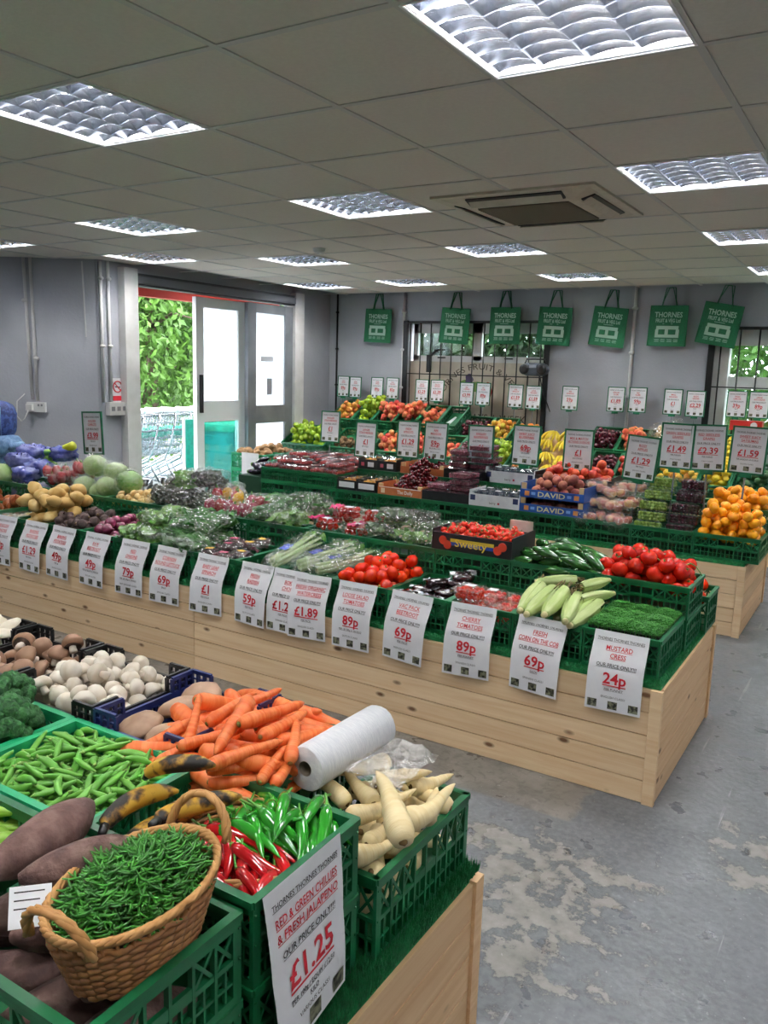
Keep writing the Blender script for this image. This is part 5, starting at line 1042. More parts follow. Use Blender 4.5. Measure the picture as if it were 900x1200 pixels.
# vac packed beetroot
M_vac = mat('beetroot_pack','#1b1114','#2c1a20',rough=.12,scale=10,coat=.6); M_foil = mat('pack_silver','#c9ccd2','#8d9096',rough=.2,metal=.6,scale=22,bump=.6)
x0,x1,y0,y1 = inside(3)
for k,(dx,dy,z,rz) in enumerate(((.06,.06,.60,10),(.18,.05,.60,-8),(.08,.16,.605,15),(.2,.16,.61,0),(.1,.27,.605,5),(.2,.28,.62,-12),(.13,.2,.64,20),(.2,.33,.655,30))):
    t = thing('beetroot_pack',['vacuum pack of beetroot at the front left','vacuum pack of beetroot at the front right','vacuum pack of beetroot behind the front left one','vacuum pack of beetroot at the right middle','vacuum pack of beetroot at the back left','vacuum pack of beetroot at the back right','vacuum pack of beetroot lying across the middle','topmost vacuum pack of beetroot by the tall crate'][k],'pack',(x0+dx,y0+dy,z),rot=(R(rng.uniform(-12,12)),R(rng.uniform(-12,12)),R(rz)),group='vacuum packed beetroot')
    pillow(.05,.038,.022,k,.2).obj('pack',M_vac,t,True); c_ = crumple_sheet(.125,.045,k,.01); c_.v = [(x,y,z+.019) for x,y,z in c_.v]; c_.obj('silver_label',M_foil,t,True)
heap(K_tom,inside(4,.0),.575,46,'glossy red salad tomato in the front crate','loose salad tomatoes',mound=.13,cand=22,centre=((col(4)[0]+col(4)[1])/2+.01,3.33),over=.01)
# bagged salads
def cx(i): return (col(i)[0]+col(i)[1])/2
M_cel = mat('celery_stalk','#9fbf7a','#c3d6a6',rough=.4,scale=5,stretch=(1,14,14),vary=.08); M_bluep = mat('blue_print','#2340a0','#3a5cc0',rough=.3)
def celery(loc, rot, label):
    t = thing('bagged_celery',label,'celery',loc,rot=rot,group='bagged celery and greens')
    for k in range(7): a_ = k*.9; y, z = .028*math.cos(a_), .02*math.sin(a_); MB().tube([(-.15,y,z),(-.05,y*1.2,z),(.06,y*1.1,z),(.15,y*1.9,z*1.6)],[.012,.0115,.009,.005],7).obj('stalk',M_cel,t,True)
    l = leaves(26,(.05,.05,.03),.06,.03,3); l.v = [(x+.15,y,z) for x,y,z in l.v]; stuff(l.obj('leaves',M_let,t,True)); pillow(.2,.062,.05,7,.12).obj('clear_bag',FILM2,t,True)
    pr_ = crumple_sheet(.06,.05,2,.01); pr_.v = [(x-.05,y,z+.045) for x,y,z in pr_.v]; pr_.obj('blue_label',M_bluep,t,True)
celery((cx(6)+.10,3.26,.69),(0,R(-16),R(82)),'bag of celery standing out beside the watercress'); celery((cx(5)-.02,3.28,.68),(0,R(-12),R(62)),'bag of celery hearts with blue print'); celery((cx(5)+.08,3.30,.66),(0,R(-8),R(55)),'bag of greens next to the salad tomatoes')
for k,(dx,dy,z) in enumerate(((-.06,.0,.66),(.06,.06,.67),(.0,.16,.71))): bagged('bagged_watercress',['bag of watercress at the front of its crate','bag of watercress beside the tomatoes','bag of watercress at the back of its crate'][k],'salad bag',(cx(5)+dx,3.24+dy,z),(.09,.07,.04),k,M_spin,k+11,.05,.03,60,FILM2,'watercress bags')
# radish bags: dark film with coloured print
M_yel = mat('yellow_print','#d6a822',rough=.4)
for k,(dx,dy,z) in enumerate(((-.09,-.09,.625),(.02,-.1,.62),(.1,-.05,.63),(-.04,.0,.645),(.06,.06,.655),(-.08,.1,.65),(.08,.14,.66))):
    t = bagged('radish_bag','shiny dark bag of radishes with yellow and pink print','radish bag',(cx(7)+dx,3.25+dy,z),(.065,.048,.026),rng.uniform(-.6,.6),mat('radish_red','#5a1a2c','#2a1a1e',rough=.3,scale=40),k+40,.04,.035,40,FILM2,'radish bags',part='radishes')
    c_ = crumple_sheet(.045,.03,k,.006); c_.v = [(x,y,z+.027) for x,y,z in c_.v]; c_.obj('print_patch',[M_yel,mat('pink_print','#b9486a',rough=.4)][k%2],t,True)
def salad(i, n, dims, m, lab, nm, L_, W_, zs, seed, leafn=90, fm=None):
    for k in range(n):
        dx, dy = ((-.07,-.08),(.07,-.09),(-.06,.06),(.07,.07),(0,-.02),(.02,.14),(-.09,.15))[k]; z = zs+(.075 if k >= 4 else 0)
        bagged(nm,lab,'salad bag',(cx(i)+dx,3.27+dy,z+rng.uniform(-.01,.01)),dims,rng.uniform(-.5,.5)+.4,m,seed+k,L_,W_,leafn,fm,nm.replace('_',' ')+' group',rot=(R(rng.uniform(-10,14)),R(rng.uniform(-15,15)),rng.uniform(-.6,.9)))
salad(8,7,(.135,.095,.045),M_spin,'large shiny bag of green spinach leaves in the front row','spinach_bag',.10,.045,.665,60)
salad(9,6,(.10,.085,.05),M_let,'clear bag of round lettuce in the front row','lettuce_bag',.07,.06,.65,70)
heap(K_ronion,inside(10),.575,28,'glossy red onion in the front row','red onions',mound=.06,cand=14)
heap(K_beet,inside(11,-.02),.585,48,'earthy dark beetroot in the front row','raw beetroot',mound=.06,cand=14)
heap(K_pot,(col(12)[0]-.05,col(12)[1]+.03,3.105,3.49),.55,40,'large pale baking potato in the front row heap','baking potatoes',mound=.12,cand=16,sc=(.95,1.25))
for k,(dx,dy) in enumerate(((-.07,-.09),(.07,-.08),(-.06,.06),(.07,.07))):
    t = punnet('ppack','potato_pack','potato pack',(.13,.13,.05),.024,M_pot,(cx(13)+dx,3.27+dy,.555),'film-wrapped tray pack of potatoes','potato packs',rz=.1*k,film_m=FILM2)
heap(K_onion,(col(15)[0],col(14)[1]+.02,3.10,3.5),.55,46,'brown-skinned onion at the left end of the front row','brown onions',mound=.08,cand=14,sc=(.95,1.2))

# ---- second row, raised
RT = .752; X2 = -.645; PW2 = .402
def col2(i): return X2-PW2*(i+1), X2-PW2*i
second = ['vine tomatoes','small cucumbers','boxed cherry tomatoes','wrapped broccoli','packs of small tomatoes','bagged leafy herbs','bagged sweet peppers','bagged dark leaves','new potatoes','bagged cabbages','bagged red peppers','blue packs']
for i,n in enumerate(second):
    x0,x1 = col2(i); crate(x0,x1,3.495,3.80,FZ,.135,'lower green crate beneath the %s'%n,fill=0); crate(x0,x1,3.495,3.80,RT-.137,.137,'raised green crate of %s in the second row'%n,fill=.5)
crate(-1.0,-.62,3.805,4.05,FZ,.17,'green crate behind the vine tomatoes at the stand end',fill=.6); heap(K_tom,(-.99,-.63,3.82,4.04),.60,16,'red tomato in the crate behind the vine tomatoes','tomatoes in the rear crate',mound=.02)
for i,n in ((1,'second'),(2,'third'),(3,'fourth'),(4,'fifth'),(5,'sixth'),(6,'seventh'),(7,'eighth'),(8,'ninth'),(9,'tenth')): x0,x1 = col2(i); crate(x0,x1,3.805,4.05,FZ,.17,'empty rear green crate, %s from the stand end'%n,fill=.6)
def in2(i,m=.012): x0,x1 = col2(i); return (x0+m,x1-m,3.51,3.79)
vt = heap(K_vtom,in2(0,-.0),.70,40,'large glossy vine tomato in the second row','vine tomatoes',mound=.10,cand=20,over=.012)
for k in range(5):
    p = Vector((col2(0)[0]+.06+.07*k,3.6+.03*(k%2),.80)); tag(MB().tube([(0,0,.02),(.03,.02,.035),(.06,-.01,.03),(.09,-.03,.0)],[.003,.003,.0025,.002],6).obj('tomato_vine',M_stem,None,True,loc=p),['green vine stem on the left of the vine tomatoes','green vine stem second along the vine tomatoes','green vine stem in the middle of the vine tomatoes','green vine stem fourth along the vine tomatoes','green vine stem at the right of the vine tomatoes'][k],'vine stem','tomato vines')
heap(K_cuc,in2(1,-.01),.72,30,'small dark green cucumber in the second row','small cucumbers',yaw=-28,spread=28,mound=.10,cand=24,over=.03)
# sweety tomato carton
M_bk = mat('black_card','#15161b','#1c1d22',rough=.4); M_whc = mat('white_card','#dcd8d0','#cfcac0',rough=.7); M_yelc = mat('yellow_card','#c9ae2e',rough=.4); M_blc = mat('blue_card','#23408c',rough=.4)
x0,x1 = col2(2); t = carton(x0-.02,x1,3.5,3.79,RT+.004,.10,'black carton of cherry tomatoes with yellow lettering',M_bk,low=.085,inner=M_whc,art=[('rect',-.11,.12,.045,.062,M_yelc),('rect',-.11,.12,.028,.045,M_blc),('Sweety',0.0,.026,.052,.17,mat('yellow_letters','#e3c83a',rough=.4),.012)])
for k,(x,z) in enumerate(((-.15,.045),(-.125,.025),(.14,.03),(.165,.05))): MB().blob(.022,.002,.022,12,6,c=(x,-.147,z+.004)).obj('tomato_picture',mat('picture_tomato','#c33a22'),t,True)
box_obj('flap',M_whc,(.08,.2,.13,.138,.085,.14),t)
heap(K_ctom,(x0,x1-.02,3.515,3.77),RT+.058,110,'cherry tomato in the black carton','cherry tomatoes in the carton',mound=.02,cand=8)
# wrapped broccoli packs
M_brd = mat('wrapped_broccoli','#3d5a34','#5a7a4a',rough=.6,scale=30)
for k,(dx,dy,z) in enumerate(((-.1,-.04,.79),(.1,-.03,.775),(-.08,.09,.82),(.12,.1,.80),(.0,.2,.83),(.25,.2,.80),(.3,.0,.775),(-.05,.02,.86))): bagged('wrapped_broccoli',['film-wrapped broccoli tray at the front left','film-wrapped broccoli tray at the front centre','film-wrapped broccoli tray behind the left one','film-wrapped broccoli tray behind the centre','film-wrapped broccoli tray at the back','film-wrapped broccoli tray at the back right','film-wrapped green tray beside the black carton','topmost film-wrapped dark tray by the red tomato packs'][k],'wrapped tray',(col2(3)[0]+.13+dx,3.62+dy,z),(.115,.075,.042),0,[M_brd,M_let,M_kale][(k*2+(k==7)*1)%3 if k != 1 else 1],k+80,.04,.035,70,FILM2,'wrapped trays',amp=.06)
# packs of small tomatoes with pink nets
M_pink = mat('pink_net','#c2185b','#d83a78',rough=.4,scale=60,bump=.5)
for k,(dx,dy,z) in enumerate(((-.12,-.06,.775),(.08,-.07,.77),(-.1,.06,.80),(.1,.06,.80),(-.02,.0,.84),(.14,.02,.835))):
    t = punnet('stom','small_tomato_pack','tomato pack',(.15,.1,.05),.017,M_tom2,(col2(4)[0]+.2+dx,3.66+dy,z-.03),['small tomato pack at the front left of the second row','small tomato pack at the front right with white sticker','small tomato pack at the back left','small tomato pack at the back right','upper left small tomato pack with pink netting','upper right small tomato pack beside the wrapped trays'][k],'small tomato packs',rz=.1*(k-2),lab=True,film_m=FILM2)
    if k in (0,1,4): c_ = crumple_sheet(.05,.12,k,.02); c_.v = [(x+(-.07 if k != 1 else .0),y,z+.06) for x,y,z in c_.v]; c_.obj('pink_net',M_pink,t,True)
for k,(dx,dy,z,m) in enumerate(((-.14,-.06,.79,M_spin),(.05,-.07,.785,M_let),(-.05,.05,.83,M_spin),(.14,.06,.82,M_spin),(-.15,.1,.82,M_let),(.05,.12,.86,M_spin))): bagged('herb_bag',['large clear bag of leafy greens at the front left of the herb crate','clear bag of pale greens at the front of the herb crate','clear bag of leafy greens in the middle of the herb crate','clear bag of greens beside the tomato packs','clear bag of pale greens at the back of the herb crate','topmost clear bag of leafy greens'][k],'salad bag',(col2(5)[0]+.2+dx,3.64+dy,z),(.13,.09,.045),0,m,k+90,.09,.04,80,FILM2,'bags of leafy herbs',rot=(R(rng.uniform(-10,10)),R(rng.uniform(-10,10)),rng.uniform(-.5,.5)))
M_pep = [mat('pepper_red','#a3202a','#b93036',rough=.2,scale=10),mat('pepper_yellow','#d9a41f',rough=.2),mat('pepper_pinkred','#8f2a44','#a83a55',rough=.25)]
def pepper_bag(loc, label, seed, mats, group='bags of sweet peppers'):
    t = thing('pepper_bag',label,'pepper bag',loc,rz=seed,group=group)
    for k in range(3):
        b = MB().blob(.034,.034,.042,14,9,fn=lambda q,a: Vector((q.x*(1+.1*math.cos(3*a)),q.y*(1+.1*math.cos(3*a)),q.z)),c=((k-1)*.062,.01*(k%2),0)); p_ = b.obj('sweet_pepper',mats[k%len(mats)],t,True); MB().tube([((k-1)*.062,.01*(k%2),.035),((k-1)*.062+.006,.01*(k%2),.06)],[.006,.004],6).obj('stalk',M_stem,p_,True)
    pillow(.105,.055,.052,seed,.12).obj('clear_bag',FILM2,t,True)
for k,(dx,dy,z,mm) in enumerate(((-.1,-.05,.79,[M_pep[2],M_pep[0]]),(.1,-.06,.785,[M_pep[2]]),(-.05,.06,.83,[M_pep[1],M_pep[0]]),(.13,.06,.82,[M_pep[2],M_pep[0]]),(-.16,.08,.84,[M_pep[0],M_pep[1]]))): pepper_bag((col2(6)[0]+.2+dx,3.64+dy,z),['bag of dark red peppers at the front left','bag of dark red peppers at the front right','bag of yellow and red peppers on top','bag of red peppers at the back right','bag of red and yellow peppers at the back left'][k],k+.3,mm)
for k,(dx,dy,z,s_) in enumerate(((-.15,-.05,.80,1),(.02,-.07,.80,1),(.17,-.03,.80,1),(-.1,.08,.89,1.1),(.1,.07,.91,1.15),(.2,.12,.84,1),(-.2,.12,.83,1))): bagged('dark_leaf_bag',['bag of dark leaves at the front left by the new potatoes','bag of dark leaves at the front middle','bag of dark leaves at the front right by the peppers','upper left bag with greener leaves','topmost large bag of dark purple leaves','bag of dark leaves behind the peppers','bag of dark leaves behind the new potatoes'][k],'salad bag',(col2(7)[0]+.2+dx,3.65+dy,z),(.1*s_,.085*s_,.062*s_),0,M_let if k == 3 else M_kale,k+100,.07,.06,80,FILM2,'bags of dark leaves',amp=.2)
heap(K_npot,(col2(8)[0]-.0,col2(8)[1]-.0,3.51,3.82),.70,110,'small new potato in the second row','new potatoes',mound=.08,cand=8)
for k,(px_,py_,z,r_) in enumerate(((112,546,.98,.085),(137,555,.96,.085),(100,570,.87,.08),(127,570,.87,.082),(152,565,.90,.085),(118,577,.83,.075))):
    p = on_y(px_,py_,3.72 if k < 2 else 3.66); cabbage((p.x,p.y,p.z),['topmost pale cabbage with its cut stalk showing','upper right pale cabbage','left-hand cabbage in cloudy wrap','middle cabbage of the front three','right-hand cabbage beside the dark leaf bags','low cabbage just behind the new potatoes'][k],r_,k+1,M_cab if k != 4 else M_let,'pale cabbages')
for k,(px_,py_) in enumerate(((66,552),(80,558),(93,548),(72,562))): p = on_y(px_,py_,3.72); pepper_bag((p.x,p.y,p.z),['bag of bright red peppers left of the cabbages','bag of red peppers low beside the cabbages','bag of red peppers touching the cabbages','bag of red peppers behind the onions'][k],k+.7,[M_pep[0]],'bags of bright red peppers')
M_bpk = mat('blue_pack','#3d4690','#7c83bd',rough=.25,scale=14,bump=.4)
for k,(px_,py_,y_) in enumerate(((22,540,3.7),(35,530,3.85),(45,548,3.7),(30,556,3.6),(75,532,3.95),(50,533,3.95))):
    p = on_y(px_,py_,y_); t = thing('blue_pack',['crinkled blue pack at the far left','upper crinkled blue pack','crinkled blue pack beside the red peppers','low crinkled blue pack above the dark cabbages','blue pack beside the leeks','crinkled blue pack behind the others'][k],'pack',p,rz=k,group='crinkled blue packs'); pillow(.085,.07,.05,k,.35).obj('wrapper',M_bpk,t,True); c_ = crumple_sheet(.1,.07,k,.03); c_.v = [(x,y,z+.05) for x,y,z in c_.v]; c_.obj('open_end',M_bpk,t,True)
M_leek = mat('leek_green','#2f7a44','#8fb54a',rough=.4,scale=3,stretch=(2,10,10))
for k,(p0,p1) in enumerate((((28,533),(86,527)),((35,541),(70,534)),((33,548),(62,545)))):
    a = on_y(*p0,3.9); b = on_y(*p1,3.95); t = thing('leek',['long leek lying at the back, yellow at its tip','second leek in front of the first','leek nearest the blue packs'][k],'leek',a,group='leeks'); d_ = b-a; MB().tube([(0,0,0),d_*.3,d_*.7],[.022,.022,.026],10).obj('shaft',M_leek,t,True); MB().tube([d_*.7,d_*1.0+Vector((0,0,.03))],[.026,.034],8).obj('leaf_fan',[mat('leek_yellow','#b9bf2c',rough=.4),M_leek,M_leek][k],t,True)
M_pcb = mat('purple_cabbage','#34374f','#4a4d68',rough=.55,scale=16)
for k,(px_,py_) in enumerate(((8,588),(25,577),(40,585),(14,600),(48,576))): p = on_y(px_,py_,3.56); cabbage((p.x,p.y,p.z),['dusky purple cabbage at the left edge','dusky purple cabbage at the back','dusky purple cabbage nearest the onions','dusky purple cabbage low at the left edge','dusky purple cabbage by the blue pack'][k],.07,k+20,M_pcb,'dusky purple cabbages',False)
p = on_y(2,556,3.6); cabbage(p,'pale green round cabbage cut by the left edge',.09,33,M_cab,'pale cabbages',False)
# blue woven sacks against the wall
M_sack = mat('blue_sack','#1d2f66','#3a5390',rough=.5,scale=26,bump=.5,lo=.45,hi=.55); M_sack2 = mat('pale_blue_sack','#5d83b0','#7ea2c8',rough=.5,scale=30,bump=.4)
for k,(px_,py_,m,l) in enumerate(((-8,492,M_sack,'dark blue chequered sack on top of the pile at the left edge'),(-2,521,M_sack2,'pale blue sack below the dark one'),(-6,538,M_sack2,'pale blue sack at the bottom of the pile'))):
    p = on_y(px_,py_,3.95); t = thing('woven_sack',l,'sack',p,rz=.3); pillow(.17,.13,.15 if k == 0 else .085,k+3,.06).obj('sack_body',m,t,True)
    if k == 0:
        for q_ in range(5): MB().tube([(-.16+.08*q_,-.135+abs(q_-2)*.012,z) for z in (-.11,0,.11)],.004,5).obj('pale_stripe',M_sack2,t,True)
    else: MB().tube([(.16,-.08,0),(.16,.08,0)],.03,8).obj('rolled_neck',m,t,True)
p = on_y(107,484,4.0); price_card(p,(0,R(-3),R(-3)),'GOLDEN|CARROTS','£3.99','PER SACK','ENGLISH CLASS1','green framed price card reading £3.99 by the grey wall',stem=.62,sc=.98)

# ================================================================== FAR DISPLAY
XF = -.625; PF = .4025; FT2 = .632; Y0 = 5.49
def colf(i): return XF-PF*(i+1), XF-PF*i
far = ['satsumas','grapes','bagged apples','the peach boxes','the front blueberries','the front raspberries','the front cherries','the front mango boxes','strawberries, nearer','strawberries, further']
for i,n in enumerate(far):
    x0,x1 = colf(i); crate(x0,x1,Y0,Y0+.3,TZ,FT2-TZ,'far display crate under %s'%n if i > 2 else 'far display crate of %s'%n,fill=.5)
    if i < 8 : crate(x0,x1,Y0+.305,Y0+.6,TZ,FT2-TZ,'far display lower crate in the second row behind %s'%n,fill=0); crate(x0,x1,Y0+.305,Y0+.6,FT2+.002,.14,'far display raised crate in the second row behind %s'%n,fill=.8)
T2 = FT2+.142
def inf(i,m=.012): x0,x1 = colf(i); return (x0+m,x1-m,Y0+.012,Y0+.29)
pl_ = Pile(); heap(K_sats,(colf(0)[0]+.01,colf(0)[1]-.01,Y0+.01,Y0+.3),.575,66,'bright orange satsuma in the front crate of the far display','satsumas in front',mound=.12,cand=16,centre=(colf(0)[0]+.2,Y0+.22))
heap(K_sats,(colf(0)[0]+.01,colf(0)[1]-.01,Y0+.31,Y0+.59),.745,34,'orange satsuma in the raised crate behind','satsumas behind',mound=.04,cand=12)
# grapes: punnets stepping up and back
M_gg = mat('green_grape','#8fa64a','#a9bd66',rough=.25,scale=40,vary=.05); M_rg = mat('red_grape','#3a1626','#5a2636',rough=.25,scale=40)
x0,x1 = colf(1)
for c_,(xx,key,m,nm) in enumerate(((x0+.095,'gg',M_gg,'green'),(x1-.10,'rg',M_rg,'red'))):
    for r_,(dy,z) in enumerate(((.06,.60),(.11,.66),(.17,.725),(.24,.79),(.36,.80),(.37,.865))): punnet(key,nm+'_grape_punnet','grape punnet',(.185,.115,.06),.0115,m,(xx+.01*(r_%2),Y0+dy,z),['lowest punnet of %s grapes at the front','second punnet of %s grapes','third punnet of %s grapes','fourth punnet of %s grapes','fifth punnet of %s grapes at the back','topmost punnet of %s grapes at the back'][r_]%nm,nm+' grape punnets',rot=(R(-10 if r_ < 4 else 0),0,0))
M_bap = mat('bag_apple','#b5564a','#c9a267',rough=.3,scale=16,vary=.1,c3='#c07a58')
K_bap = None
def apple_bag(loc, label, seed):
    t = thing('apple_bag',label,'apple bag',loc,rz=seed,group='clear bags of apples'); r_ = random.Random(int(seed*10))
    for k in range(6): apple_b(.035,k); a = apple_b(.034,k); o_ = Vector((r_.uniform(-.07,.07),r_.uniform(-.05,.05),.0+.045*(k//4)-.02)); o_ = Vector(((k%3-1)*.066,(k//3-.5)*.066,r_.uniform(-.01,.02))); a.v = [tuple(Vector(v)+o_) for v in a.v]; a.obj('apple',M_bap,t,True)
    pillow(.12,.085,.055,seed,.15).obj('clear_bag',FILM2,t,True)
x0,x1 = colf(2)
for k,(dx,dy,z) in enumerate(((.1,.09,.64),(.3,.08,.64),(.2,.16,.72),(.07,.2,.72),(.33,.2,.74),(.18,.28,.80),(.3,.34,.83),(.08,.36,.83))): apple_bag((x0+dx,Y0+dy,z),['clear bag of apples at the front left','clear bag of apples at the front right','clear bag of apples in the middle','clear bag of apples beside the peach boxes','clear bag of apples beside the grapes','clear bag of apples high in the middle','topmost clear bag of apples, right','topmost clear bag of apples, left'][k],k+.4)
# DAVID peach boxes
M_dbl = mat('david_blue','#1f4f9a','#1b478c',rough=.4); M_post = mat('box_post','#c9a87c',rough=.7); M_gold = mat('gold_letters','#e0cf8f',rough=.4); x0,x1 = colf(3)
pch = mat('peach_picture','#d0843f'); x0 -= .0; x1 += .07
for k in range(2):
    z = FT2+.006+k*.105; carton(x0,x1,Y0+.0,Y0+.3,z,.10,'%s blue box of peaches lettered in gold'%('lower' if k == 0 else 'upper'),M_dbl,low=.058,posts=M_post,art=[('DAVID',0,.012,.05,.2,M_gold,.015),('rect',-.2,-.165,.012,.045,pch),('rect',.165,.2,.012,.045,pch),('rect',-.15,-.12,.02,.04,mat('pale_blue_print','#7aa0d8')),('rect',.115,.145,.02,.04,MATS['pale_blue_print'])])
heap(K_dpeach,(x0+.04,x1-.04,Y0+.02,Y0+.28),FT2+.12,22,'dusky red peach in the upper blue box','peaches in the upper box',mound=.03,cand=10,sc=(1,1.15)); heap(K_dpeach,(x0+.04,x1-.04,Y0+.02,Y0+.28),FT2+.014,18,'dusky peach in the lower blue box','peaches in the lower box',cand=10,top=FT2+.07)
# nectarine box behind
M_brk = mat('dark_nectarine_box','#1d1412','#271a17',rough=.4); carton(x0-.02,x1+.09,Y0+.32,Y0+.6,T2+.02,.10,'dark box of red nectarines with red script',M_brk,low=.075,art=[('Nectarines des Montagnes',0,.025,.045,.42,mat('red_script','#b5352a',rough=.4),.0),('rect',-.27,.28,.0,.008,mat('kraft_edge','#a9794a'))])
carton(x0-.02,x1+.09,Y0+.32,Y0+.6,T2-.07,.088,'second dark fruit box under the nectarines',M_brk,low=.08)
heap(K_nect,(x0+.02,x1+.07,Y0+.335,Y0+.585),T2+.05,30,'shiny red nectarine in the dark box','nectarines',mound=.02,cand=10)
# blueberries
M_blue = mat('blueberry','#1c2236','#2c3550',rough=.4,scale=60); M_wbox = mat('white_box','#d9dade','#cfd0d6',rough=.5); M_navy = mat('navy_patch','#27305c')
for (xa,xb,ya,z,l) in ((colf(4)[0],colf(4)[1],Y0,FT2+.006,'front'),(colf(4)[0]-.02,colf(4)[1]-.02,Y0+.31,T2+.006,'rear')):
    carton(xa,xb,ya,ya+.29,z,.115,'%s white box of blueberry punnets'%l,M_wbox,low=.088,art=[('rect',-.19,-.15,.04,.08,M_navy),('rect',.15,.19,.04,.08,M_navy),('berry',-.01,.022,.025,.05,M_ink,.0),('rect',.03,.045,.022,.037,mat('red_dot','#a8283a'))])
    for r_ in range(2):
        for c_ in range(3): punnet('blueb','blueberry_punnet','punnet',(.11,.115,.045),.0085,M_blue,(xa+.075+.125*c_,ya+.08+.13*r_,z+.055),'%s-row blueberry punnet in the %s box, %s'%(['front','back'][r_],l,['left','centre','right'][c_]),'blueberry punnets',lab=True)
# raspberries: black trays with tall stacks
M_rasp = mat('raspberry','#7d2a40','#a04a60',rough=.45,scale=80,bump=.5)
for (xa,xb,ya,z,l,hs_) in ((colf(5)[0],colf(5)[1],Y0,FT2+.006,'front',(2,4)),(colf(5)[0]+.02,colf(5)[1]+.02,Y0+.31,T2+.006,'rear',(4,5)),(colf(5)[0]+.23,colf(5)[1]+.14,Y0+.32,T2+.008,'right-hand',(3,))):
    carton(xa,xb,ya,ya+.28,z,.07,'%s black tray of raspberry punnets'%l,M_bk,low=.07) if l != 'right-hand' else None
    for c_,h_ in enumerate(hs_):
        for k in range(h_):
            for q_ in range(2): punnet('rasp','raspberry_punnet','punnet',(.17,.11,.035),.0095,M_rasp,(xa+.1+.185*c_+rng.uniform(-.012,.012),ya+.09+.11*q_-.0*k,z+.035+.048*k),'clear punnet of raspberries in the %s stack'%(['left','right'][c_]+' '+l),'raspberry punnets, '+l,rz=R(rng.uniform(-7,7)))
# cherries
M_orc = mat('orange_box','#b5683a','#a85e33',rough=.5); xa,xb = colf(6)
carton(xa,xb,Y0,Y0+.3,FT2+.006,.085,'orange fruit box of cherries with white lettering',M_orc,low=.062,posts=M_post,art=[('The Dolly',.05,.016,.04,.14,M_paper,.01),('rect',-.19,.19,.058,.062,M_paper),('rect',-.17,-.135,.012,.05,mat('dog_picture','#d8c7b0'))])
carton(xa+.02,xb+.02,Y0+.31,Y0+.6,T2+.006,.085,'second box of cherries behind the orange one',M_orc,low=.055,posts=M_post)
heap(K_cherry,(xa+.015,xb-.015,Y0+.015,Y0+.33),FT2+.05,175,'dark red cherry in the orange box','cherries in the front box',mound=.5,cand=9,centre=((xa+xb)/2+.03,Y0+.27),sc=(1.15,1.45),bare=True); heap(K_cherry,(xa+.04,xb,Y0+.32,Y0+.58),T2+.05,72,'dark red cherry in the rear box','cherries in the rear box',mound=.3,cand=7,sc=(1.15,1.45),bare=True)
# mango boxes
M_mango = mat('apricot_fruit','#d98a2e','#e0a54a',rough=.4,scale=20); xa,xb = colf(7)
for (ya,z,l) in ((Y0,FT2+.006,'front'),(Y0+.31,T2+.006,'rear')):
    for c_ in range(2):
        a = xa+.01+c_*.19; carton(a,a+.185,ya,ya+.27,z,.095,'%s %s small black box of apricots with white label'%(l,['left','right'][c_]),M_bk,low=.08,art=[('rect',-.075,.075,.02,.065,M_paper)] if l == 'front' else [('rect',-.0,.06,.02,.06,M_paper),('rect',-.065,-.035,.025,.055,mat('pink_dot','#c9546a'))])
        for q_ in range(2): punnet('apri','apricot_punnet','punnet',(.14,.11,.05),.021,M_mango,(a+.092,ya+.075+.12*q_,z+.045),'%s apricot punnet in the %s %s black box'%(['front','back'][q_],l,['left','right'][c_]),'apricot punnets')
# strawberries: crates one level higher with shallow punnets
M_straw = mat('strawberry','#a3262c','#b93a36',rough=.35,scale=60,bump=.4)
for i in (8,9):
    x0,x1 = colf(i); crate(x0,x1,Y0,Y0+.3,FT2+.002,.11,'upper crate of strawberries, %s'%('nearer' if i == 8 else 'further'),fill=.8)
    for yb in (Y0+.305,Y0+.61): crate(x0,x1,yb,yb+.3,TZ,.26,'deep crate behind the strawberries %s'%(['nearer','further'][i-8]+(' first row' if yb < Y0+.5 else ' second row')),fill=.9)
lv = []
for r_ in range(6):
    for c_ in range(5):
        for k in range(1+(1 if (r_+c_)%3 != 0 else 0)+(1 if (r_*c_)%4 == 1 else 0)): lv.append((colf(9)[0]+.08+c_*.165,Y0+.07+r_*.145,.748+.052*k,r_))
for x,y,z,r_ in lv: punnet('straw','strawberry_punnet','punnet',(.155,.125,.035),.0135,M_straw,(x+rng.uniform(-.01,.01),y+rng.uniform(-.01,.01),z),'shallow clear punnet of strawberries on the far display','strawberry punnets',rz=R(rng.uniform(-12,12)))
ab = thing('vegetable_box','small dark box of aubergines beside the potato crates','box',(colf(9)[0]-.16,Y0+.18,TZ)); box_obj('body',mat('dark_green_box','#143a25'),(-.14,.14,-.13,.13,0,.17),ab)
K_aub = kind('aubergine','aubergine',[spud(.16,.03,.01,3)],mat('aubergine_skin','#17101f','#241a30',rough=.12,coat=.5),[(-.05,.026),(0,.029),(.05,.026)],[('cap',MB().tube([(-.08,0,0),(-.065,0,0)],[.01,.02],8),M_stem)])
heap(K_aub,(colf(9)[0]-.3,colf(9)[0]-.02,Y0+.05,Y0+.31),TZ+.17,7,'glossy dark aubergine beside the strawberries','aubergines',yaw=20,spread=20)
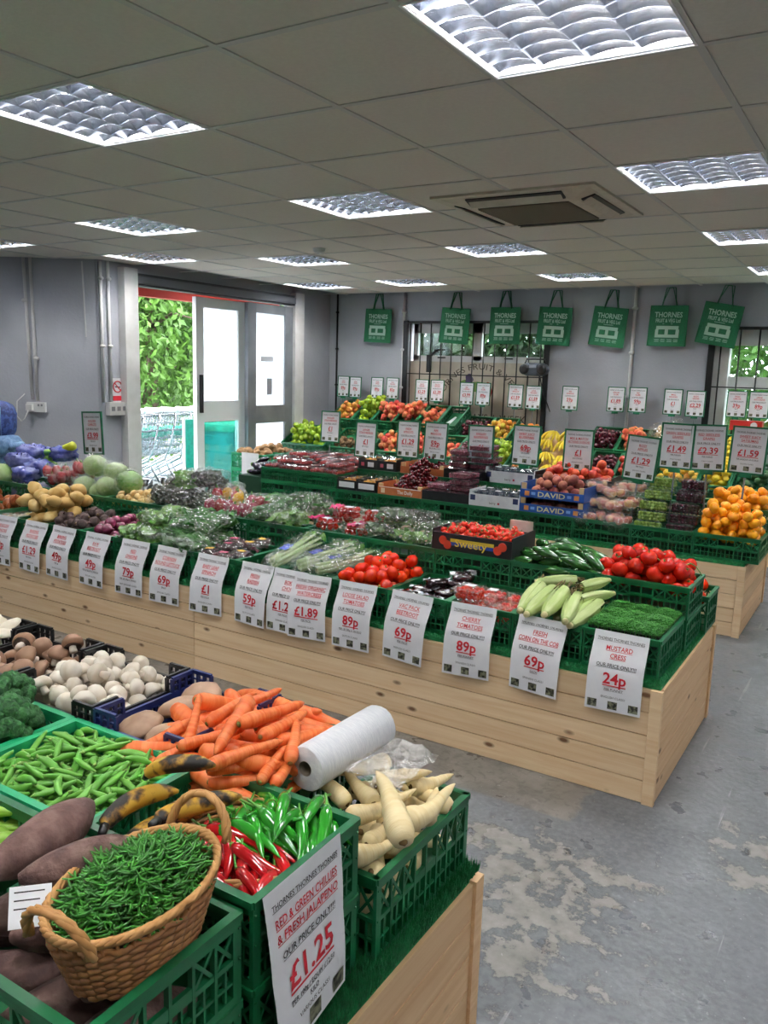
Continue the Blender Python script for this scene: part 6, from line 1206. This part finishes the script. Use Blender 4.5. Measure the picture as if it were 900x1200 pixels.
# potato stacks by the door: daylight on the crates is put into their teal
for k in range(5): crate(-5.46,-5.06,6.0,6.3,.155*k,.153,['bottom crate of the sunlit stack by the door','second crate of the stack by the door','third crate of the stack by the door','fourth crate of the stack by the door','top crate of earthy potatoes in the stack by the door'][k],'teal',fill=.6 if k == 4 else 0)
for k in range(5): crate(-5.46,-5.06,6.31,6.61,.155*k,.153,['bottom crate of the second stack by the door','second crate of the rear stack by the door','third crate of the rear stack by the door','fourth crate of the rear stack by the door','top crate of the rear stack by the door'][k],'teal',fill=.6 if k == 4 else 0)
heap(K_epot,(-5.45,-5.07,6.01,6.6),.70,46,'earthy brown potato on the stack by the door','earthy potatoes',mound=.06,cand=10)
t = thing('blank_sheet','blank white sheet hanging on the crate stack by the door','sheet',(-5.2,5.985,.79)); box_obj('sheet',M_paper,(-.105,.105,-.003,0,-.3,0),t)

# framed price cards over the far display (y of the card follows its row)
F = [(388,483,5.95,'ENGLISH|STRAWBERRIES','£1','PER PUNNET','CLASS1','£1 for English strawberries beside the green apples'),(430,496,5.95,'LARGER|STRAWBERRIES','£1','PER PUNNET','CLASS1','£1 for larger strawberries'),(479.5,494.5,5.95,'FRESH|APRICOTS','£1.29','PER LB 100g £2.84 KILO','FRENCH CLASS1','£1.29 for apricots'),(512,496.5,5.95,'RIPE|MANGOES','59p','PER LB 100g 1.3 KILO','FRENCH CLASS1','59p over the cherries'),(564.5,500,5.9,'ENGLISH|RASPBERRIES','£1','PER PUNNET','ENGLISH CLASS1','£1 for raspberries, partly behind their stack'),(618.5,500,5.95,'SWEET JUICY|BLUEBERRIES','69p','PER PUNNET','ENGLISH CLASS1','69p for blueberries'),(679.5,505,5.95,'MIX & MATCH|NECTARINES OR PEACHES','£1','ANY PUNNET','SPANISH CLASS1','£1 mix and match beside the bananas'),(755.5,513,5.8,'ROSY|APPLES','£1.29','PER PACK','ENGLISH CLASS1','£1.29 for apples, hanging lower than the rest'),(796,498,5.8,'GREEN SEEDLESS|GRAPES','£1.49','PER PUNNET','ITALY CLASS1','£1.49 for green grapes'),(832,499.5,5.8,'RED SEEDLESS|GRAPES','£2.39','PER PUNNET','ITALY CLASS1','£2.39 for red grapes'),(881,502,5.8,'SWEET JUICY|SATSUMAS','£1.59','PER LB EQUIV £3.50 KILO','SOUTH CLASS1','£1.59 for satsumas')]
for px_,py_,y,pr,p,u,c_,l in F: q_ = on_y(px_,py_,y); price_card(q_,(R(-4),R(rng.uniform(-1.5,1.5) if px_ != 755.5 else 4),R(rng.uniform(-6,2))),pr,p,u,c_,'green framed price card reading '+l,stem=.52 if px_ != 755.5 else .4,sc=.97 if px_ > 440 else (.86 if px_ < 400 else .95))

# ================================================================== SLOPING CRATES ALONG THE BACK WALL
TL = R(29)
def slope_crate(x0, x1, yf, zf, label, D=.42, h=.13):
    """crate tipped towards the room: front bottom edge at (yf, zf)"""
    t = crate(x0,x1,0,D,0,h,label,'green',fill=.35); t.location = ((x0+x1)/2,yf+D/2*math.cos(TL),zf+D/2*math.sin(TL)); t.rotation_euler = (TL,0,0); return t
def xb(px, y): return on_y(px,490,y).x
UPY, UPZ, LOY, LOZ = 8.18, .90, 7.78, .60
RK = {n: thing('sloping_rack','pine rack carrying the %s sloping fruit crates'%n,'rack',(0,y,.52)) for n,y in (('upper',UPY),('lower',LOY))}
def rack_piece(n, x0, x1, yf, zf):
    z0, D, tn, o_ = .52, .385, math.tan(TL), RK[n].location
    V = [(x,yf+y,z) for x in (x0,x1) for y,z in ((.01,z0),(D,z0),(D,zf-.012+D*tn),(.01,zf-.012))]; V = [(x-o_.x,y-o_.y,z-o_.z) for x,y,z in V]
    MB().add(V,[(0,1,2,3),(7,6,5,4),(0,4,5,1),(1,5,6,2),(2,6,7,3),(3,7,4,0)]).obj('support',M_pineY,RK[n])
DZ = lambda px: 0 if px < 546 else (-.10 if px < 606 else (-.2 if px < 696 else -.13))
UP = [(399,425,[(K_apr,22)],'blush apples'),(425,448,[(K_apg,26)],'green apples'),(448,473,[(K_app,26)],'peaches beside the green apples'),(473,498,[(K_app,24)],'peaches in the second peach crate'),(498,523,[(K_app,16)],'peaches beside the empty crate'),(523,546,[],'nothing but a paper roll'),(546,577,[(K_plum,46)],'dark plums'),(577,606,[(K_ylw,34)],'yellow apricots'),(606,633,[(K_orng,22)],'oranges'),(633,696,[],'bananas'),(696,731,[(K_plum,56)],'deep red plums'),(731,762,[(K_app,24)],'nectarines by the wall pipe'),(762,800,[(K_ylw,20)],'small yellow fruit'),(800,850,[(K_lime,16)],'avocados'),(850,900,[(K_lemon,34)],'lemons')]
LO = [(345,395,[(K_apg,52)],'green apples at the left end'),(400,448,[(K_kiwi,42)],'kiwi fruit'),(448,480,[(K_app,24)],'lower peaches'),(480,510,[(K_app,24)],'lower peaches, second crate'),(510,545,[(K_app,10)],'a few lower peaches'),(545,577,[(K_plum,50)],'lower dark plums'),(577,606,[(K_apg,24)],'yellow-green apples'),(606,633,[(K_orng,16)],'lower oranges'),(633,696,[],'lower bananas'),(696,731,[(K_plum,50)],'lower deep red plums'),(731,775,[(K_nect,26)],'lower nectarines'),(775,830,[(K_ylw,20)],'lower yellow fruit'),(830,868,[(K_lemon,36)],'lower lemons'),(868,920,[(K_lime,22)],'lower avocados')]
for rows,yf,zf0,nm in ((UP,UPY,UPZ,'upper'),(LO,LOY,LOZ,'lower')):
    for a,b,items,lab in rows:
        x0, x1 = xb(a,yf+.2), xb(b,yf+.2); zf = zf0+DZ(a)*(1 if nm == 'upper' else .35) if 'banana' not in lab else zf0-.14; rack_piece(nm,x0+.006,x1-.006,yf,zf)
        if 'banana' in lab: continue
        slope_crate(x0+.004,x1-.004,yf,zf,'%s sloping crate of %s'%(nm,lab)); pl_ = Pile(); ct = math.cos(TL)
        for K_,n in items: heap(K_,(x0+.016,x1-.016,yf+.0,yf+.385),zf+.155,int(n*1.15),'%s in the %s sloping crate of %s'%(K_['name'].replace('_',' '),nm,lab),'%s %s'%(nm,lab),cand=9,pile=pl_,slope=(0,math.tan(TL)*.95),mound=.01,bare=True)
for k,(px_,py_,y) in enumerate(((650,512,8.42),(670,512,8.42),(688,514,8.42),(643,522,8.3),(662,524,8.3),(682,527,8.28),(640,537,8.1),(657,541,8.05),(645,552,7.95),(673,545,8.05))):
    p = on_y(px_,py_,y); bananas((p.x,p.y,p.z+.04),(R(rng.uniform(-10,10)),R(-28),R(-75+rng.uniform(-30,30))),['top left bunch of bananas','top middle bunch of bananas','top right bunch of bananas','second row left bunch of bananas','second row middle bunch of bananas','second row right bunch of bananas','third row left bunch of bananas','third row middle bunch of bananas','lowest bunch of bananas above the nectarines','bunch of bananas half hidden by the price card'][k],7)
p = on_y(527,497,8.35); t = thing('paper_roll','white paper roll in the empty sloping crate','paper roll',p); MB().tube([(-.02,-.12,-.05),(.03,.1,.05)],.035,14).obj('roll',M_poly,t,True); MB().tube([(-.021,-.124,-.052),(-.0195,-.118,-.049)],.014,10).obj('core',MATS['card_core'],t,True)
p = on_y(782,505,8.3); t = thing('root_bag','clear bag of pale ginger roots beside the price cards','bag',p,rot=(R(20),R(-15),.2))
for k in range(9): pot(.055,.024,.022,k+50); b = pot(.05,.022,.02,k+50); b.v = [tuple(Euler((k,k*.3,k*1.3)).to_matrix()@Vector(v)+Vector(((k%3-1)*.07,(k//3-1)*.04,.03*(k%2)))) for v in b.v]; b.obj('ginger_root',mat('ginger_skin','#bfa06a','#d4ba86',rough=.7),t,True)
pillow(.16,.1,.09,5,.2).obj('clear_bag',FILM2,t,True)
p = on_y(875,498,8.35); t = thing('red_box','small red carton lying above the lemons','box',p); box_obj('body',mat('red_carton','#b52a22',rough=.4),(-.14,.14,-.06,.06,-.05,.04),t); MB().lathe([(.03,0),(.03,.002)],14).obj('white_badge',M_paper,t,loc=(.07,-.0605,.0)).rotation_euler = (R(90),0,0)
Wd = [(403,441.5,'COX|APPLES','89p',0),(417,442.5,'GALA|APPLES','89p',0),(442.5,443,'GREEN|APPLES','89p',0),(460.5,443.5,'FLAT|PEACHES','85p',0),(495,445.5,'WHITE|PEACHES','£1.29',0),(513,446,'YELLOW|PEACHES','£1.39',0),(547.5,449,'RED|CHERRIES','£3.99',0),(567,449.5,'RED|PLUMS','89p',0),(605,451.5,'RIPE|APRICOTS','£1.59',0),(626,453,'LARGE|ORANGES','£1.59',0),(669,453.5,'RIPE|BANANAS','59p',0),(723,454.5,'ENGLISH|PLUMS','£1.89',0),(748.5,455,'RED|PLUMS','99p',0),(790,457,'SMALL|BANANAS','£1',0),(816.5,459,'ROOT|GINGER','£2.29',0),(865,459,'FRESH|LEMONS','39p',0),(891,460,'LARGE|AVOCADOS','89p',0)]
for k,(px_,py_,pr,p_,_) in enumerate(Wd): q_ = on_y(px_,py_,8.6); price_card(q_,(R(-3),0,R(-6)),pr,p_,'PER LB','CLASS1','small framed price card reading %s above the back crates%s'%(p_,{0:', leftmost of all',1:', second from the left',2:', third from the left',7:' beside the £3.99 card',8:' over the apricots',9:' over the oranges',16:' at the right edge'}.get(k,'')),stem=.42,sc=.80)
